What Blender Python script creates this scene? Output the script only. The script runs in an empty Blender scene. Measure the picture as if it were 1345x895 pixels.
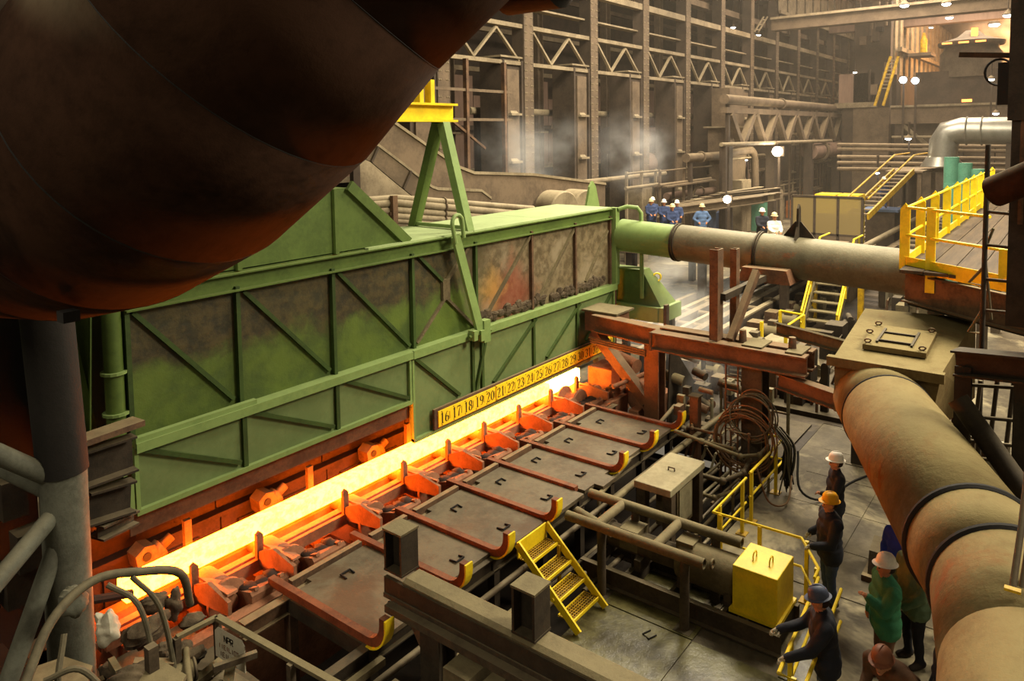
import bpy, math, random
import numpy as np
from mathutils import Vector, Matrix
random.seed(7)
scene = bpy.context.scene
COL = scene.collection
# ------------------------------------------------------------------ camera
FPX, PPX, PPY, CAMH = 978.0, 672.5, 247.0, 7.9
_y, _p, _r = (math.radians(v) for v in (37.72, 4.09, -0.79))
_cy, _sy, _cp, _sp, _cr, _sr = math.cos(_y), math.sin(_y), math.cos(_p), math.sin(_p), math.cos(_r), math.sin(_r)
_A = np.array([[_sy, -_cy, 0], [0, 0, -1], [_cy, _sy, 0]])
_P = np.array([[1, 0, 0], [0, _cp, -_sp], [0, _sp, _cp]])
_R = np.array([[_cr, -_sr, 0], [_sr, _cr, 0], [0, 0, 1]])
CM = _R @ _P @ _A
cam_data = bpy.data.cameras.new('camera')
cam = bpy.data.objects.new('camera', cam_data)
COL.objects.link(cam)
mw = Matrix.Identity(4)
for i in range(3):
    mw[i][0] = CM[0][i]; mw[i][1] = -CM[1][i]; mw[i][2] = -CM[2][i]
mw[2][3] = CAMH
cam.matrix_world = mw
cam_data.sensor_width = 36.0
cam_data.lens = FPX / 1345.0 * 36.0
cam_data.shift_y = -(447.5 - PPY) / 1345.0
cam_data.clip_start = 0.1
cam_data.clip_end = 400
scene.camera = cam
scene.view_settings.view_transform = 'Standard'
scene.view_settings.look = 'None'
scene.view_settings.gamma = 1.0
scene.view_settings.use_curve_mapping = False
scene.view_settings.exposure = 0.22
scene.cycles.use_denoising = True
scene.cycles.max_bounces = 6
scene.cycles.volume_bounces = 1
scene.cycles.sample_clamp_indirect = 6.0
# ------------------------------------------------------------------ world and hall lighting
world = bpy.data.worlds.new('hall_air'); scene.world = world
world.use_nodes = True
world.node_tree.nodes['Background'].inputs[0].default_value = (1.0, 0.85, 0.62, 1)
world.node_tree.nodes['Background'].inputs[1].default_value = 0.17
def area(name, loc, size, power, color, target=None, sy=None):
    L = bpy.data.lights.new(name, 'AREA'); L.shape = 'RECTANGLE'; L.size = size; L.size_y = sy or size
    L.energy = power; L.color = color
    o = bpy.data.objects.new(name, L); COL.objects.link(o); o.location = loc
    if target is not None:
        o.rotation_euler = (Vector(target) - Vector(loc)).to_track_quat('-Z', 'Y').to_euler()
    return o
SOD = (1.0, 0.88, 0.66)
area('overhead_light', (17, -9, 18), 6, 6200, SOD, (17, 3, 3))
area('overhead_light', (23, 1, 21), 6, 4600, SOD)
area('overhead_light', (27, 10, 21), 6, 6500, SOD)
area('overhead_light', (40, 14, 22), 8, 6300, (1.0, 0.85, 0.66))
area('overhead_light', (60, 12, 23), 10, 7800, (1.0, 0.83, 0.64))
area('overhead_light', (82, 8, 24), 12, 8500, (1.0, 0.80, 0.60))
area('overhead_light', (-9, 7, 17), 5, 1300, SOD, (1, 5, 8))  # added unseen lamp that lights the dark duct's upper left side
# ------------------------------------------------------------------ helpers
def at(x, y, X=None, Y=None, Z=None, D=None):
    """point of the place seen at photo pixel (x, y) on the plane X=, Y=, Z= or at depth D"""
    d = CM.T @ np.array([(x - PPX) / FPX, (y - PPY) / FPX, 1.0])
    if X is not None: t = X / d[0]
    elif Y is not None: t = Y / d[1]
    elif Z is not None: t = (Z - CAMH) / d[2]
    else: t = D
    return Vector((d[0] * t, d[1] * t, CAMH + d[2] * t))
V = Vector
BASE = {}
def _world(o):
    return BASE.get(o.name, V((0, 0, 0)))
def tag(o, label, cat, group=None, kind=None):
    if label: o['label'] = label
    if cat: o['category'] = cat
    if group: o['group'] = group
    if kind: o['kind'] = kind
    return o
def thing(name, label, cat, loc, group=None, rz=0.0):
    o = bpy.data.objects.new(name, None); o.empty_display_size = 0.2
    COL.objects.link(o); o.location = loc; o.rotation_euler = (0, 0, rz)
    BASE[o.name] = V(loc)
    return tag(o, label, cat, group)
def copy_tree(o, parent=None):
    c = o.copy(); COL.objects.link(c); c.parent = parent
    for ch in list(o.children): copy_tree(ch, c)
    return c
def place(o, loc, rz=0.0, label=None, group=None, scale=None):
    c = copy_tree(o); c.location = loc; c.rotation_euler = (0, 0, rz)
    if label: c['label'] = label
    if group: c['group'] = group
    if scale: c.scale = scale
    return c
def frame(p0, p1, up=(0, 0, 1)):
    d = (V(p1) - V(p0)); L = d.length; d = d / max(L, 1e-9)
    u = V(up)
    if abs(d.dot(u.normalized())) > 0.98: u = V((0, 1, 0)) if abs(d.y) < .9 else V((1, 0, 0))
    s = d.cross(u).normalized(); u = s.cross(d).normalized()
    return d, s, u, L
class MB:
    def __init__(self): self.v = []; self.f = []
    def add(self, vs, fs):
        n = len(self.v); self.v += [V(p) for p in vs]; self.f += [tuple(i + n for i in f) for f in fs]; return self
    def box(self, x0, x1, y0, y1, z0, z1):
        return self.add([(x0, y0, z0), (x1, y0, z0), (x1, y1, z0), (x0, y1, z0), (x0, y0, z1), (x1, y0, z1), (x1, y1, z1), (x0, y1, z1)],
                        [(0, 3, 2, 1), (4, 5, 6, 7), (0, 1, 5, 4), (1, 2, 6, 5), (2, 3, 7, 6), (3, 0, 4, 7)])
    def sect(self, p0, p1, poly, up=(0, 0, 1)):
        """extrude a closed 2-D section (side, up) from p0 to p1"""
        d, s, u, L = frame(p0, p1, up); n = len(poly)
        vs = [V(p0) + s * a + u * b for a, b in poly] + [V(p1) + s * a + u * b for a, b in poly]
        fs = [(i, (i + 1) % n, n + (i + 1) % n, n + i) for i in range(n)] + [tuple(range(n))[::-1], tuple(range(n, 2 * n))]
        return self.add(vs, fs)
    def bar(self, p0, p1, w, h, up=(0, 0, 1)):
        return self.sect(p0, p1, [(-w / 2, -h / 2), (w / 2, -h / 2), (w / 2, h / 2), (-w / 2, h / 2)], up)
    def ib(self, p0, p1, h, w, t=.03, up=(0, 0, 1)):
        a, b, c = w / 2, h / 2, t / 2
        return self.sect(p0, p1, [(-a, -b), (a, -b), (a, -b + t), (c, -b + t), (c, b - t), (a, b - t), (a, b), (-a, b), (-a, b - t), (-c, b - t), (-c, -b + t), (-a, -b + t)], up)
    def ch(self, p0, p1, h, w, t=.02, up=(0, 0, 1)):
        b = h / 2
        return self.sect(p0, p1, [(0, -b), (w, -b), (w, -b + t), (t, -b + t), (t, b - t), (w, b - t), (w, b), (0, b)], up)
    def cyl(self, p0, p1, r, n=12, r2=None):
        d, s, u, L = frame(p0, p1); r2 = r if r2 is None else r2
        c = [(math.cos(2 * math.pi * i / n), math.sin(2 * math.pi * i / n)) for i in range(n)]
        vs = [V(p0) + (s * a + u * b) * r for a, b in c] + [V(p1) + (s * a + u * b) * r2 for a, b in c]
        fs = [(i, (i + 1) % n, n + (i + 1) % n, n + i) for i in range(n)] + [tuple(range(n))[::-1], tuple(range(n, 2 * n))]
        return self.add(vs, fs)
    def tube(self, path, r, n=8, caps=True, closed=False):
        P = [V(p) for p in path]; m = len(P); vs = []; s = None
        for i in range(m):
            if closed: t = P[(i + 1) % m] - P[i - 1]
            else: t = P[min(i + 1, m - 1)] - P[max(i - 1, 0)]
            t.normalize()
            if s is None: _, s, u, _ = frame(V((0, 0, 0)), t)
            else:
                s = (s - t * s.dot(t)); s.normalize(); u = s.cross(t)
            rr = r[i] if isinstance(r, (list, tuple)) else r
            k = 1.0
            if 0 < i < m - 1:
                a = (P[i] - P[i - 1]).normalized(); b = (P[i + 1] - P[i]).normalized()
                k = 1.0
            vs += [P[i] + (s * math.cos(2 * math.pi * j / n) + u * math.sin(2 * math.pi * j / n)) * rr * k for j in range(n)]
        fs = []
        for i in range(m if closed else m - 1):
            a, b = i * n, ((i + 1) % m) * n
            fs += [(a + j, b + j, b + (j + 1) % n, a + (j + 1) % n) for j in range(n)]
        if caps and not closed: fs += [tuple(range(n)), tuple(range((m - 1) * n, m * n))[::-1]]
        return self.add(vs, fs)
    def torus(self, c, axis, R, r, n=24, k=6):
        d, s, u, _ = frame(V((0, 0, 0)), V(axis))
        return self.tube([V(c) + (s * math.cos(2 * math.pi * i / n) + u * math.sin(2 * math.pi * i / n)) * R for i in range(n)], r, k, closed=True)
    def lathe(self, c, axis, prof, n=20, sx=1.0):
        """prof: list of (radius, distance along axis)"""
        d, s, u, _ = frame(V((0, 0, 0)), V(axis)); m = len(prof); vs = []
        for r, h in prof:
            vs += [V(c) + d * h + (s * math.cos(2 * math.pi * j / n) * sx + u * math.sin(2 * math.pi * j / n)) * r for j in range(n)]
        fs = []
        for i in range(m - 1):
            fs += [(i * n + j, i * n + (j + 1) % n, (i + 1) * n + (j + 1) % n, (i + 1) * n + j) for j in range(n)]
        fs += [tuple(range(n))[::-1], tuple(range((m - 1) * n, m * n))]
        return self.add(vs, fs)
    def prism(self, pts, vec):
        n = len(pts); v = V(vec)
        return self.add([V(p) for p in pts] + [V(p) + v for p in pts],
                        [tuple(range(n))[::-1], tuple(range(n, 2 * n))] + [(i, (i + 1) % n, n + (i + 1) % n, n + i) for i in range(n)])
    def lump(self, c, rx, ry, rz, seed=0, n=9, k=6, amp=.25):
        rn = random.Random(seed); fr = [(V((rn.gauss(0, 1), rn.gauss(0, 1), rn.gauss(0, 1))) * f, rn.uniform(0, 6.28), w) for f, w in ((1.6, .5), (1.6, .5), (3.2, .3), (3.2, .3), (6, .16), (6, .16))]
        def q(p): return 1 + amp * 1.1 * sum(w * math.sin(p.dot(d) + o) for d, o, w in fr) if amp else 1.0
        vs = []; fs = []
        u = V((0, 0, 1)); vs.append(V(c) + V((0, 0, rz * q(u))))
        for i in range(1, k):
            th = math.pi * i / k
            for j in range(n):
                u = V((math.sin(th) * math.cos(2 * math.pi * j / n), math.sin(th) * math.sin(2 * math.pi * j / n), math.cos(th))); g = q(u)
                vs.append(V(c) + V((rx * u.x * g, ry * u.y * g, rz * u.z * g)))
        vs.append(V(c) - V((0, 0, rz * q(V((0, 0, -1)))))); e = len(vs) - 1
        for j in range(n):
            fs.append((0, 1 + j, 1 + (j + 1) % n)); fs.append((e, 1 + (k - 2) * n + (j + 1) % n, 1 + (k - 2) * n + j))
            for i in range(k - 2):
                fs.append((1 + i * n + j, 1 + (i + 1) * n + j, 1 + (i + 1) * n + (j + 1) % n, 1 + i * n + (j + 1) % n))
        return self.add(vs, fs)
    def build(self, name, mat, parent=None, smooth=False, label=None, bevel=0.0):
        if parent is not None: base = _world(parent)
        else:
            xs = [p.x for p in self.v]; ys = [p.y for p in self.v]; zs = [p.z for p in self.v]
            base = V(((min(xs) + max(xs)) / 2, (min(ys) + max(ys)) / 2, min(zs)))
        me = bpy.data.meshes.new(name)
        if parent is not None and parent.type == 'MESH': own = V((0, 0, 0))
        else: own = V((0, 0, 0))
        me.from_pydata([p - base for p in self.v], [], self.f); me.validate(); me.update()
        import bmesh
        bm = bmesh.new(); bm.from_mesh(me); bmesh.ops.recalc_face_normals(bm, faces=bm.faces); bm.to_mesh(me); bm.free()
        if smooth:
            me.polygons.foreach_set('use_smooth', [True] * len(me.polygons))
            try: me.set_sharp_from_angle(angle=math.radians(40))
            except Exception: pass
        me.materials.append(MATS[mat] if isinstance(mat, str) else mat)
        o = bpy.data.objects.new(name, me); COL.objects.link(o)
        if parent is not None:
            o.parent = parent; BASE[o.name] = base
        else:
            o.location = base; BASE[o.name] = base
        if label: o['label'] = label
        if bevel:
            m = o.modifiers.new('bevel', 'BEVEL'); m.width = bevel; m.segments = 2; m.limit_method = 'ANGLE'
        return o
def solo(mb, name, mat, label, cat, group=None, smooth=False, bevel=0.0, kind=None):
    return tag(mb.build(name, mat, None, smooth, None, bevel), label, cat, group, kind)
def struct(mb, name, mat, smooth=False, parent=None):
    o = mb.build(name, mat, parent, smooth)
    if parent is None: o['kind'] = 'structure'
    return o
def arc(c, r, a0, a1, n, ax=(1, 0, 0), ay=(0, 0, 1)):
    return [V(c) + V(ax) * (r * math.cos(math.radians(a0 + (a1 - a0) * i / n))) + V(ay) * (r * math.sin(math.radians(a0 + (a1 - a0) * i / n))) for i in range(n + 1)]
def smooth_path(pts, k=6):
    """Catmull-Rom through the points"""
    P = [V(p) for p in pts]; P = [P[0] * 2 - P[1]] + P + [P[-1] * 2 - P[-2]]; out = []
    for i in range(1, len(P) - 2):
        for j in range(k):
            t = j / k
            out.append(.5 * ((2 * P[i]) + (P[i + 1] - P[i - 1]) * t + (2 * P[i - 1] - 5 * P[i] + 4 * P[i + 1] - P[i + 2]) * t * t + (3 * P[i] - P[i - 1] - 3 * P[i + 1] + P[i + 2]) * t ** 3))
    return out + [P[-2]]
# ------------------------------------------------------------------ materials
MATS = {}
def srgb(h):
    h = h.lstrip('#'); c = [int(h[i:i + 2], 16) / 255 for i in (0, 2, 4)]
    return tuple(((v + .055) / 1.055) ** 2.4 if v > .04045 else v / 12.92 for v in c) + (1,)
class NT:
    def __init__(s, name):
        s.m = bpy.data.materials.new(name); s.m.use_nodes = True; s.t = s.m.node_tree; s.t.nodes.clear()
        s.out = s.n('ShaderNodeOutputMaterial'); MATS[name] = s.m
    def n(s, typ, **kw):
        nd = s.t.nodes.new(typ)
        for k, v in kw.items():
            if k.startswith('i_'): nd.inputs[k[2:].replace('_', ' ')].default_value = v
            else: setattr(nd, k, v)
        return nd
    def l(s, a, b): s.t.links.new(a, b)
    def noise(s, vec, scale, detail=4, rough=.6, dist=0.0):
        nd = s.n('ShaderNodeTexNoise'); nd.inputs['Scale'].default_value = scale; nd.inputs['Detail'].default_value = detail
        nd.inputs['Roughness'].default_value = rough; nd.inputs['Distortion'].default_value = dist
        s.l(vec, nd.inputs['Vector']); return nd.outputs['Fac']
    def ramp(s, fac, lo, hi, a=0.0, b=1.0):
        nd = s.n('ShaderNodeMapRange'); nd.interpolation_type = 'SMOOTHSTEP'
        nd.inputs['From Min'].default_value = lo; nd.inputs['From Max'].default_value = hi
        nd.inputs['To Min'].default_value = a; nd.inputs['To Max'].default_value = b
        s.l(fac, nd.inputs['Value']); return nd.outputs['Result']
    def math(s, op, a, b=None):
        nd = s.n('ShaderNodeMath', operation=op)
        for i, q in enumerate((a, b)):
            if q is None: continue
            if isinstance(q, (int, float)): nd.inputs[i].default_value = q
            else: s.l(q, nd.inputs[i])
        return nd.outputs[0]
    def mix(s, fac, a, b, mode='MIX'):
        nd = s.n('ShaderNodeMix', data_type='RGBA', blend_type=mode)
        for sock, q in ((nd.inputs[0], fac), (nd.inputs[6], a), (nd.inputs[7], b)):
            if isinstance(q, (tuple, list)): sock.default_value = q
            elif isinstance(q, (int, float)): sock.default_value = q
            else: s.l(q, sock)
        return nd.outputs[2]
def grime(name, base, dark=None, rough=.7, metal=0.0, scale=1.5, amt=.5, dust=0.0, dustc='#8a7d5e', bump=.15, stain=None, stain_amt=0.0, stain_scale=.6, stretch=(1, 1, 1), zsoot=None, spec=.3):
    k = NT(name); geo = k.n('ShaderNodeNewGeometry'); pos = geo.outputs['Position']
    if stretch != (1, 1, 1):
        mp = k.n('ShaderNodeMapping'); mp.inputs['Scale'].default_value = stretch; k.l(pos, mp.inputs['Vector']); vec = mp.outputs[0]
    else: vec = pos
    b = srgb(base); d = srgb(dark) if dark else tuple(c * .45 for c in b[:3]) + (1,)
    n1 = k.noise(vec, scale, 6, .65); n2 = k.noise(vec, scale * 9, 4, .7)
    f = k.math('ADD', k.math('MULTIPLY', n1, .7), k.math('MULTIPLY', n2, .3))
    col = k.mix(k.ramp(f, .38, .60, amt, 0.0), b, d)
    if bump: col = k.mix(k.ramp(k.noise(vec, scale * 3.1, 7, .8, .4), .54, .70, 0.0, .55 * amt), col, tuple(c * .55 for c in d[:3]) + (1,))
    if stain:
        n3 = k.noise(vec, stain_scale, 5, .7, .5)
        col = k.mix(k.ramp(n3, .62 - stain_amt * .5, .72 - stain_amt * .3), col, srgb(stain))
    if zsoot:  # soot band above a height, with a ragged edge
        z0, z1, c, a = zsoot
        sep = k.n('ShaderNodeSeparateXYZ'); k.l(pos, sep.inputs[0])
        zz = k.math('ADD', sep.outputs[2], k.math('MULTIPLY', k.math('SUBTRACT', k.noise(pos, .8, 5, .65), .5), 1.4))
        col = k.mix(k.ramp(zz, z0, z1, 0.0, a), col, srgb(c))
    if dust > 0:
        sep = k.n('ShaderNodeSeparateXYZ'); k.l(geo.outputs['Normal'], sep.inputs[0])
        up = k.ramp(sep.outputs[2], .25, .9)
        dn = k.ramp(k.noise(pos, 3.0, 5, .7), .28, .6, .45, 1.0)
        col = k.mix(k.math('MULTIPLY', k.math('MULTIPLY', up, dn), dust), col, srgb(dustc))
    bs = k.n('ShaderNodeBsdfPrincipled'); k.l(col, bs.inputs['Base Color'])
    bs.inputs['Roughness'].default_value = rough; bs.inputs['Metallic'].default_value = metal
    bs.inputs['Specular IOR Level'].default_value = spec
    if bump:
        bp = k.n('ShaderNodeBump'); bp.inputs['Strength'].default_value = bump; bp.inputs['Distance'].default_value = .05
        k.l(k.noise(vec, scale * 6, 5, .7), bp.inputs['Height']); k.l(bp.outputs[0], bs.inputs['Normal'])
    k.l(bs.outputs[0], k.out.inputs[0]); return k.m
def emit(name, color, strength):
    k = NT(name); e = k.n('ShaderNodeEmission'); e.inputs[0].default_value = color; e.inputs[1].default_value = strength
    k.l(e.outputs[0], k.out.inputs[0]); return k.m
DST = '#8b7e5c'
grime('floor', '#645b47', '#393226', .75, 0, .35, .8, bump=.25, stain='#8a8064', stain_amt=.25, stain_scale=.5)
grime('floor_wet', '#5f5a36', '#302a16', .35, 0, .8, .9, bump=.2)
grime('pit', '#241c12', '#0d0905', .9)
grime('concrete', '#8d866a', '#4d4733', .8, 0, .9, .6, dust=.4)
grime('green', '#52652c', '#33431a', .55, 0, 1.2, .5, dust=.25, dustc='#84905a', bump=.08)
grime('green_dark', '#374a1e', '#222f12', .6, 0, 1.5, .6, dust=.3, dustc='#6a7848', bump=.08)
grime('green_door', '#68774a', '#4c5b34', .5, 0, .8, .45, dust=.2, dustc='#8a9660', bump=.05)
grime('green_light', '#758b50', '#566b38', .5, 0, 2, .4, dust=.3, dustc='#94a26c', bump=.05)
grime('green_roof', '#95a672', '#7a8c5a', .6, 0, 1.2, .6, dust=.5, dustc='#98a676', bump=.05)
grime('deck_wood', '#453826', '#231a10', .8, 0, 3, .7, stretch=(.2, 3, 1))
grime('post_grey', '#55564a', '#35342a', .8, 0, 2, .6, dust=.2)
grime('yellow', '#e2c41c', '#a88c10', .45, 0, 3, .4, dust=.1, dustc='#b89a4a', bump=.05)
grime('yellow_worn', '#c9a012', '#6a5010', .55, 0, 4, .6, dust=.3)
grime('rust', '#5e4631', '#30231a', .8, 0, 2.5, .7, dust=.55, dustc=DST)
grime('rust_red', '#6b4a32', '#38261a', .8, 0, 2, .6, dust=.35, dustc=DST)
grime('rail_rust', '#6e3a20', '#3a1d10', .75, 0, 3, .6, dust=.1)
grime('rust_glow_lit', '#8a5e42', '#5a3a26', .85, 0, 3, .6)  # brighter rust with some of the bar's glow put into the colour
grime('iron_scale', '#33231a', '#170e09', .9, 0, 2, .7)
grime('steel_dark', '#332a1e', '#19130b', .75, 0, 2.5, .7, dust=.5, dustc='#665b43')
grime('steel_brown', '#4a3e2e', '#261e14', .8, 0, 2, .7, dust=.65, dustc='#746950')
grime('dusty', '#63583f', '#3f3524', .85, 0, 1.8, .7, dust=.7, dustc='#746a4c', bump=.25)
grime('duct_dark', '#332218', '#1d120b', .85, 0, .9, .7, dust=.8, dustc='#7d725c', bump=.12, stain='#170f09', stain_amt=.2, spec=.03)
grime('duct_dusty', '#6b5c3c', '#443018', .85, 0, 1.4, .5, dust=.8, dustc='#766b48', bump=.3, stain='#6b3c1c', stain_amt=.05, spec=.1)
grime('plate', '#5f5542', '#372d20', .6, .1, .8, .8, dust=.2, dustc='#6c624c', stain='#4a3826', stain_amt=.25)
grime('bg_steel', '#625341', '#3a3025', .85, 0, 1.0, .6, dust=.7, dustc='#85765b', bump=.1)
grime('bg_dark', '#40352a', '#1e1812', .85, 0, .8, .6, dust=.7, dustc='#85765b', bump=.1)
grime('bg_panel', '#80695a', '#57463a', .85, 0, .4, .6, bump=.05, stretch=(1, 1, .2))
grime('bg_pale', '#83765e', '#5a4e3b', .8, 0, 1.2, .7, dust=.6, dustc='#988b6e')
grime('pipe_grey', '#67614c', '#464030', .6, .2, 2, .5, dust=.5, dustc='#746d54', stain='#7a4522', stain_amt=.08, stain_scale=.9)
grime('silver', '#8d8b82', '#66645c', .35, .7, 2, .4, dust=.2, dustc='#a39a80', bump=.03)
grime('black', '#15110c', '#080604', .8)
grime('hose', '#4f4936', '#29241a', .8, 0, 6, .5, dust=.3, dustc='#6a6048')
grime('hose_rust', '#6b4a2c', '#39230f', .8, 0, 6, .5, dust=.2)
grime('lump', '#4a3e2e', '#221910', .95, 0, 3, .7, dust=.4, dustc='#665b45', bump=.35)
grime('white_paint', '#a8a390', '#8d8570', .7, 0, 3, .5)
grime('ink', '#1a1408', '#0a0804', .7, bump=0)
grime('sign_yellow', '#f2c824', '#dcae16', .5, 0, 3, .4, bump=.02)
grime('blue_grey', '#4a5a78', '#2e3a50', .7)
grime('orange_far', '#b0672a', '#7a4318', .7)
grime('teal', '#4a7f68', '#2c5a48', .6)
grime('steel_rail', '#a59a80', '#7b6f56', .5, .3, 2, .5)
grime('furnace_dark', '#54493a', '#2f281e', .85, 0, 1, .6)
grime('dimmed_floor', '#443a2b', '#221b12', .7, 0, .5, .8, bump=.3, stain='#5c523e', stain_amt=.15)
def hood_panel_mat():
    k = NT('hood_panel'); geo = k.n('ShaderNodeNewGeometry'); pos = geo.outputs['Position']
    sep = k.n('ShaderNodeSeparateXYZ'); k.l(pos, sep.inputs[0]); x, z = sep.outputs[0], sep.outputs[2]
    n1 = k.noise(pos, 1.1, 6, .65, .3); n2 = k.noise(pos, 5, 5, .7); n3 = k.noise(pos, .55, 4, .6)
    col = k.mix(k.ramp(n1, .35, .65), srgb('#50621c'), srgb('#384a15'))
    zz = k.math('ADD', z, k.math('MULTIPLY', k.math('SUBTRACT', n1, .5), 1.5))
    soot = k.mix(k.ramp(n2, .35, .65), srgb('#20180b'), srgb('#443619'))
    col = k.mix(k.ramp(zz, 4.25, 4.75, 0, .9), col, soot)
    right = k.ramp(k.math('ADD', x, k.math('MULTIPLY', k.math('SUBTRACT', n3, .5), 3.0)), 12.2, 13.6)
    scorch = k.mix(k.ramp(n2, .35, .65), srgb('#6f6248'), srgb('#4c4029'))
    scorch = k.mix(k.ramp(n1, .5, .68), scorch, srgb('#7b6f57'))
    col = k.mix(right, col, scorch)
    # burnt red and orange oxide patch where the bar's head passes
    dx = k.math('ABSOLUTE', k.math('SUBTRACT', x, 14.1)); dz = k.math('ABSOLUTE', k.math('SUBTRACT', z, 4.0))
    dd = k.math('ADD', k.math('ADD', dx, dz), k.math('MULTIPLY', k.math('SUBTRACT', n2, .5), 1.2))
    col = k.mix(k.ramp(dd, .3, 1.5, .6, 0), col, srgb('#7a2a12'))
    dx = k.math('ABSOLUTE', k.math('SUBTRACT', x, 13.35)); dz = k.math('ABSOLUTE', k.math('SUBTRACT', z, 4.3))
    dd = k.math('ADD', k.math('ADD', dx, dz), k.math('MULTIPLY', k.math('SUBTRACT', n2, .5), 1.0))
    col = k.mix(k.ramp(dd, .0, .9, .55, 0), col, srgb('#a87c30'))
    bs = k.n('ShaderNodeBsdfPrincipled'); k.l(col, bs.inputs['Base Color']); bs.inputs['Roughness'].default_value = .6
    bp = k.n('ShaderNodeBump'); bp.inputs['Strength'].default_value = .25; bp.inputs['Distance'].default_value = .05
    k.l(n2, bp.inputs['Height']); k.l(bp.outputs[0], bs.inputs['Normal'])
    k.l(bs.outputs[0], k.out.inputs[0])
hood_panel_mat()
def bar_mat(name, ca, cb, sa, sb):
    k = NT(name); geo = k.n('ShaderNodeNewGeometry'); pos = geo.outputs['Position']
    n1 = k.noise(pos, 7.0, 6, .75)
    f = k.ramp(n1, .38, .60)
    e = k.n('ShaderNodeEmission'); k.l(k.mix(f, ca, cb), e.inputs[0])
    k.l(k.math('ADD', k.math('MULTIPLY', f, sb - sa), sa), e.inputs[1])
    k.l(e.outputs[0], k.out.inputs[0])
bar_mat('hot_steel', (1, .145, .005, 1), (1, .17, .0075, 1), 54.0, 68.0)
bar_mat('hot_head', (1, .24, .02, 1), (1, .27, .025, 1), 85.0, 100.0)

# ================================================================== setting
mb = MB().box(-6, 125, -14, 5.4, -.3, 0).box(-6, 125, 12.6, 46, -.3, 0).box(-6, 4.0, 5.4, 12.6, -.3, 0).box(17.5, 125, 5.4, 12.6, -.3, 0)
fl = struct(mb, 'floor', 'floor')
# recessed pit floor under the bar line and the pipe trench
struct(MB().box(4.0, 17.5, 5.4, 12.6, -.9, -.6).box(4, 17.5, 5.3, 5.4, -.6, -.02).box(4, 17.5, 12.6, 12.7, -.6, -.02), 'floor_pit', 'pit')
struct(MB().box(20.6, 76, 3.2, 9.9, 0, .012).box(17.6, 20.6, 5.4, 12.5, 0, .012), 'floor_dimmed', 'dimmed_floor')  # added darker layer that dims the brightly lit floor
# steel floor plates bolted over the walkway
fp = thing('floor_plate_walkway', None, None, (8, 4.4, 0)); fp['kind'] = 'structure'; fp.name = 'floor_walkway'
BASE[fp.name] = V((8, 4.4, 0))
for i, x in enumerate((7.4, 8.9, 10.4)):
    MB().box(x, x + 1.47, 2.95, 4.6 if i < 2 else 3.3, 0, .02).build('floor_panel', 'floor_wet', fp)
    MB().box(x, x + 1.47, 4.62 if i < 2 else 4.62, 6.3, 0, .02).build('floor_panel', 'floor_wet', fp)
for i in range(7):
    x = 12.9 + i * 1.5
    for j in range(3):
        y = 4.95 - 1.55 * (j + 1)
        MB().box(x, x + 1.48, y, y + 1.53, 0, .015).build('floor_panel', 'floor', fp)
for (x, y, a) in ((9.3, 3.9, .3), (10.1, 5.2, 1.2), (13.4, 4.4, .2), (8.3, 4.9, 2)):
    u = V((math.cos(a), math.sin(a), 0)) * .07; w = V((-math.sin(a), math.cos(a), 0)) * .08; c = V((x, y, .03))
    MB().tube([c - u - w, c - u + w, c + u + w, c + u - w], .012, 6).build('lifting_staple', 'black', fp)
# hall walls
struct(MB().box(62, 118, -14, 40, 27, 27.3), 'ceiling', 'bg_dark')
wb = struct(MB().box(-6, 125, 40, 40.4, 0, 34), 'wall_left', 'bg_dark')
wf = struct(MB().box(118, 118.4, -14, 40, 0, 27), 'wall_far', 'bg_steel')
wr = struct(MB().box(60, 118, -14.4, -14, 0, 27), 'wall_right', 'bg_steel')
# ================================================================== the hood
HX0, HX1, HY = 4.92, 18.72, 10.8
hood = thing('fume_hood', 'long green steel hood over the glowing bar, sooty panels with ribs', 'hood', (11.8, 11.7, 1.6))
RX = [4.95, 6.72, 8.66, 10.7, 12.7, 14.85, 16.85, 18.7]
for i in range(7):
    MB().box(RX[i] + .03, RX[i + 1] - .03, 10.95, 11.0, 3.5, 5.55).build('panel', 'hood_panel', hood)
for i, x in enumerate(RX):
    MB().box(x - .035, x + .035, 10.86, 10.97, 3.5, 5.5).build('rib', 'green_dark' if i < 5 else 'rust', hood)
for a, b in (((5.05, 5.4), (6.6, 3.66)), ((6.85, 5.4), (8.55, 3.62)), ((8.8, 5.4), (10.6, 3.6)), ((10.9, 5.42), (11.65, 4.75)), ((12.5, 5.42), (11.75, 4.75)), ((14.84, 5.4), (13.1, 3.75)), ((16.9, 5.4), (15.1, 3.65)), ((18.6, 5.1), (17.4, 3.8))):
    MB().bar((a[0], 10.92, a[1]), (b[0], 10.92, b[1]), .07, .07, (0, 1, 0)).build('brace', 'green_dark' if a[0] < 12 else 'dusty', hood)
MB().box(11.6, 11.82, 10.88, 10.97, 4.35, 4.8).build('gusset', 'dusty', hood)
for s in (-1, 1): MB().bar((11.71, 10.92, 4.4), (11.71 + s * .9, 10.92, 3.6), .06, .06, (0, 1, 0)).build('brace', 'dusty', hood)
tb = MB().ch((HX0, 10.94, 5.58), (HX1, 10.94, 5.58), .3, .14, .025).build('top_beam', 'green', hood)
for i, (a, b) in enumerate(((9.5, 12.6), (12.6, 15.4), (15.4, 18.72))):
    MB().box(a, b - .015, 10.84, 12.75, 5.73, 5.77).build('roof_plate', 'green_roof', hood)
MB().box(HX0, 9.5, 10.95, 12.75, 5.73, 5.77).build('roof_plate', 'green', hood)
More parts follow.
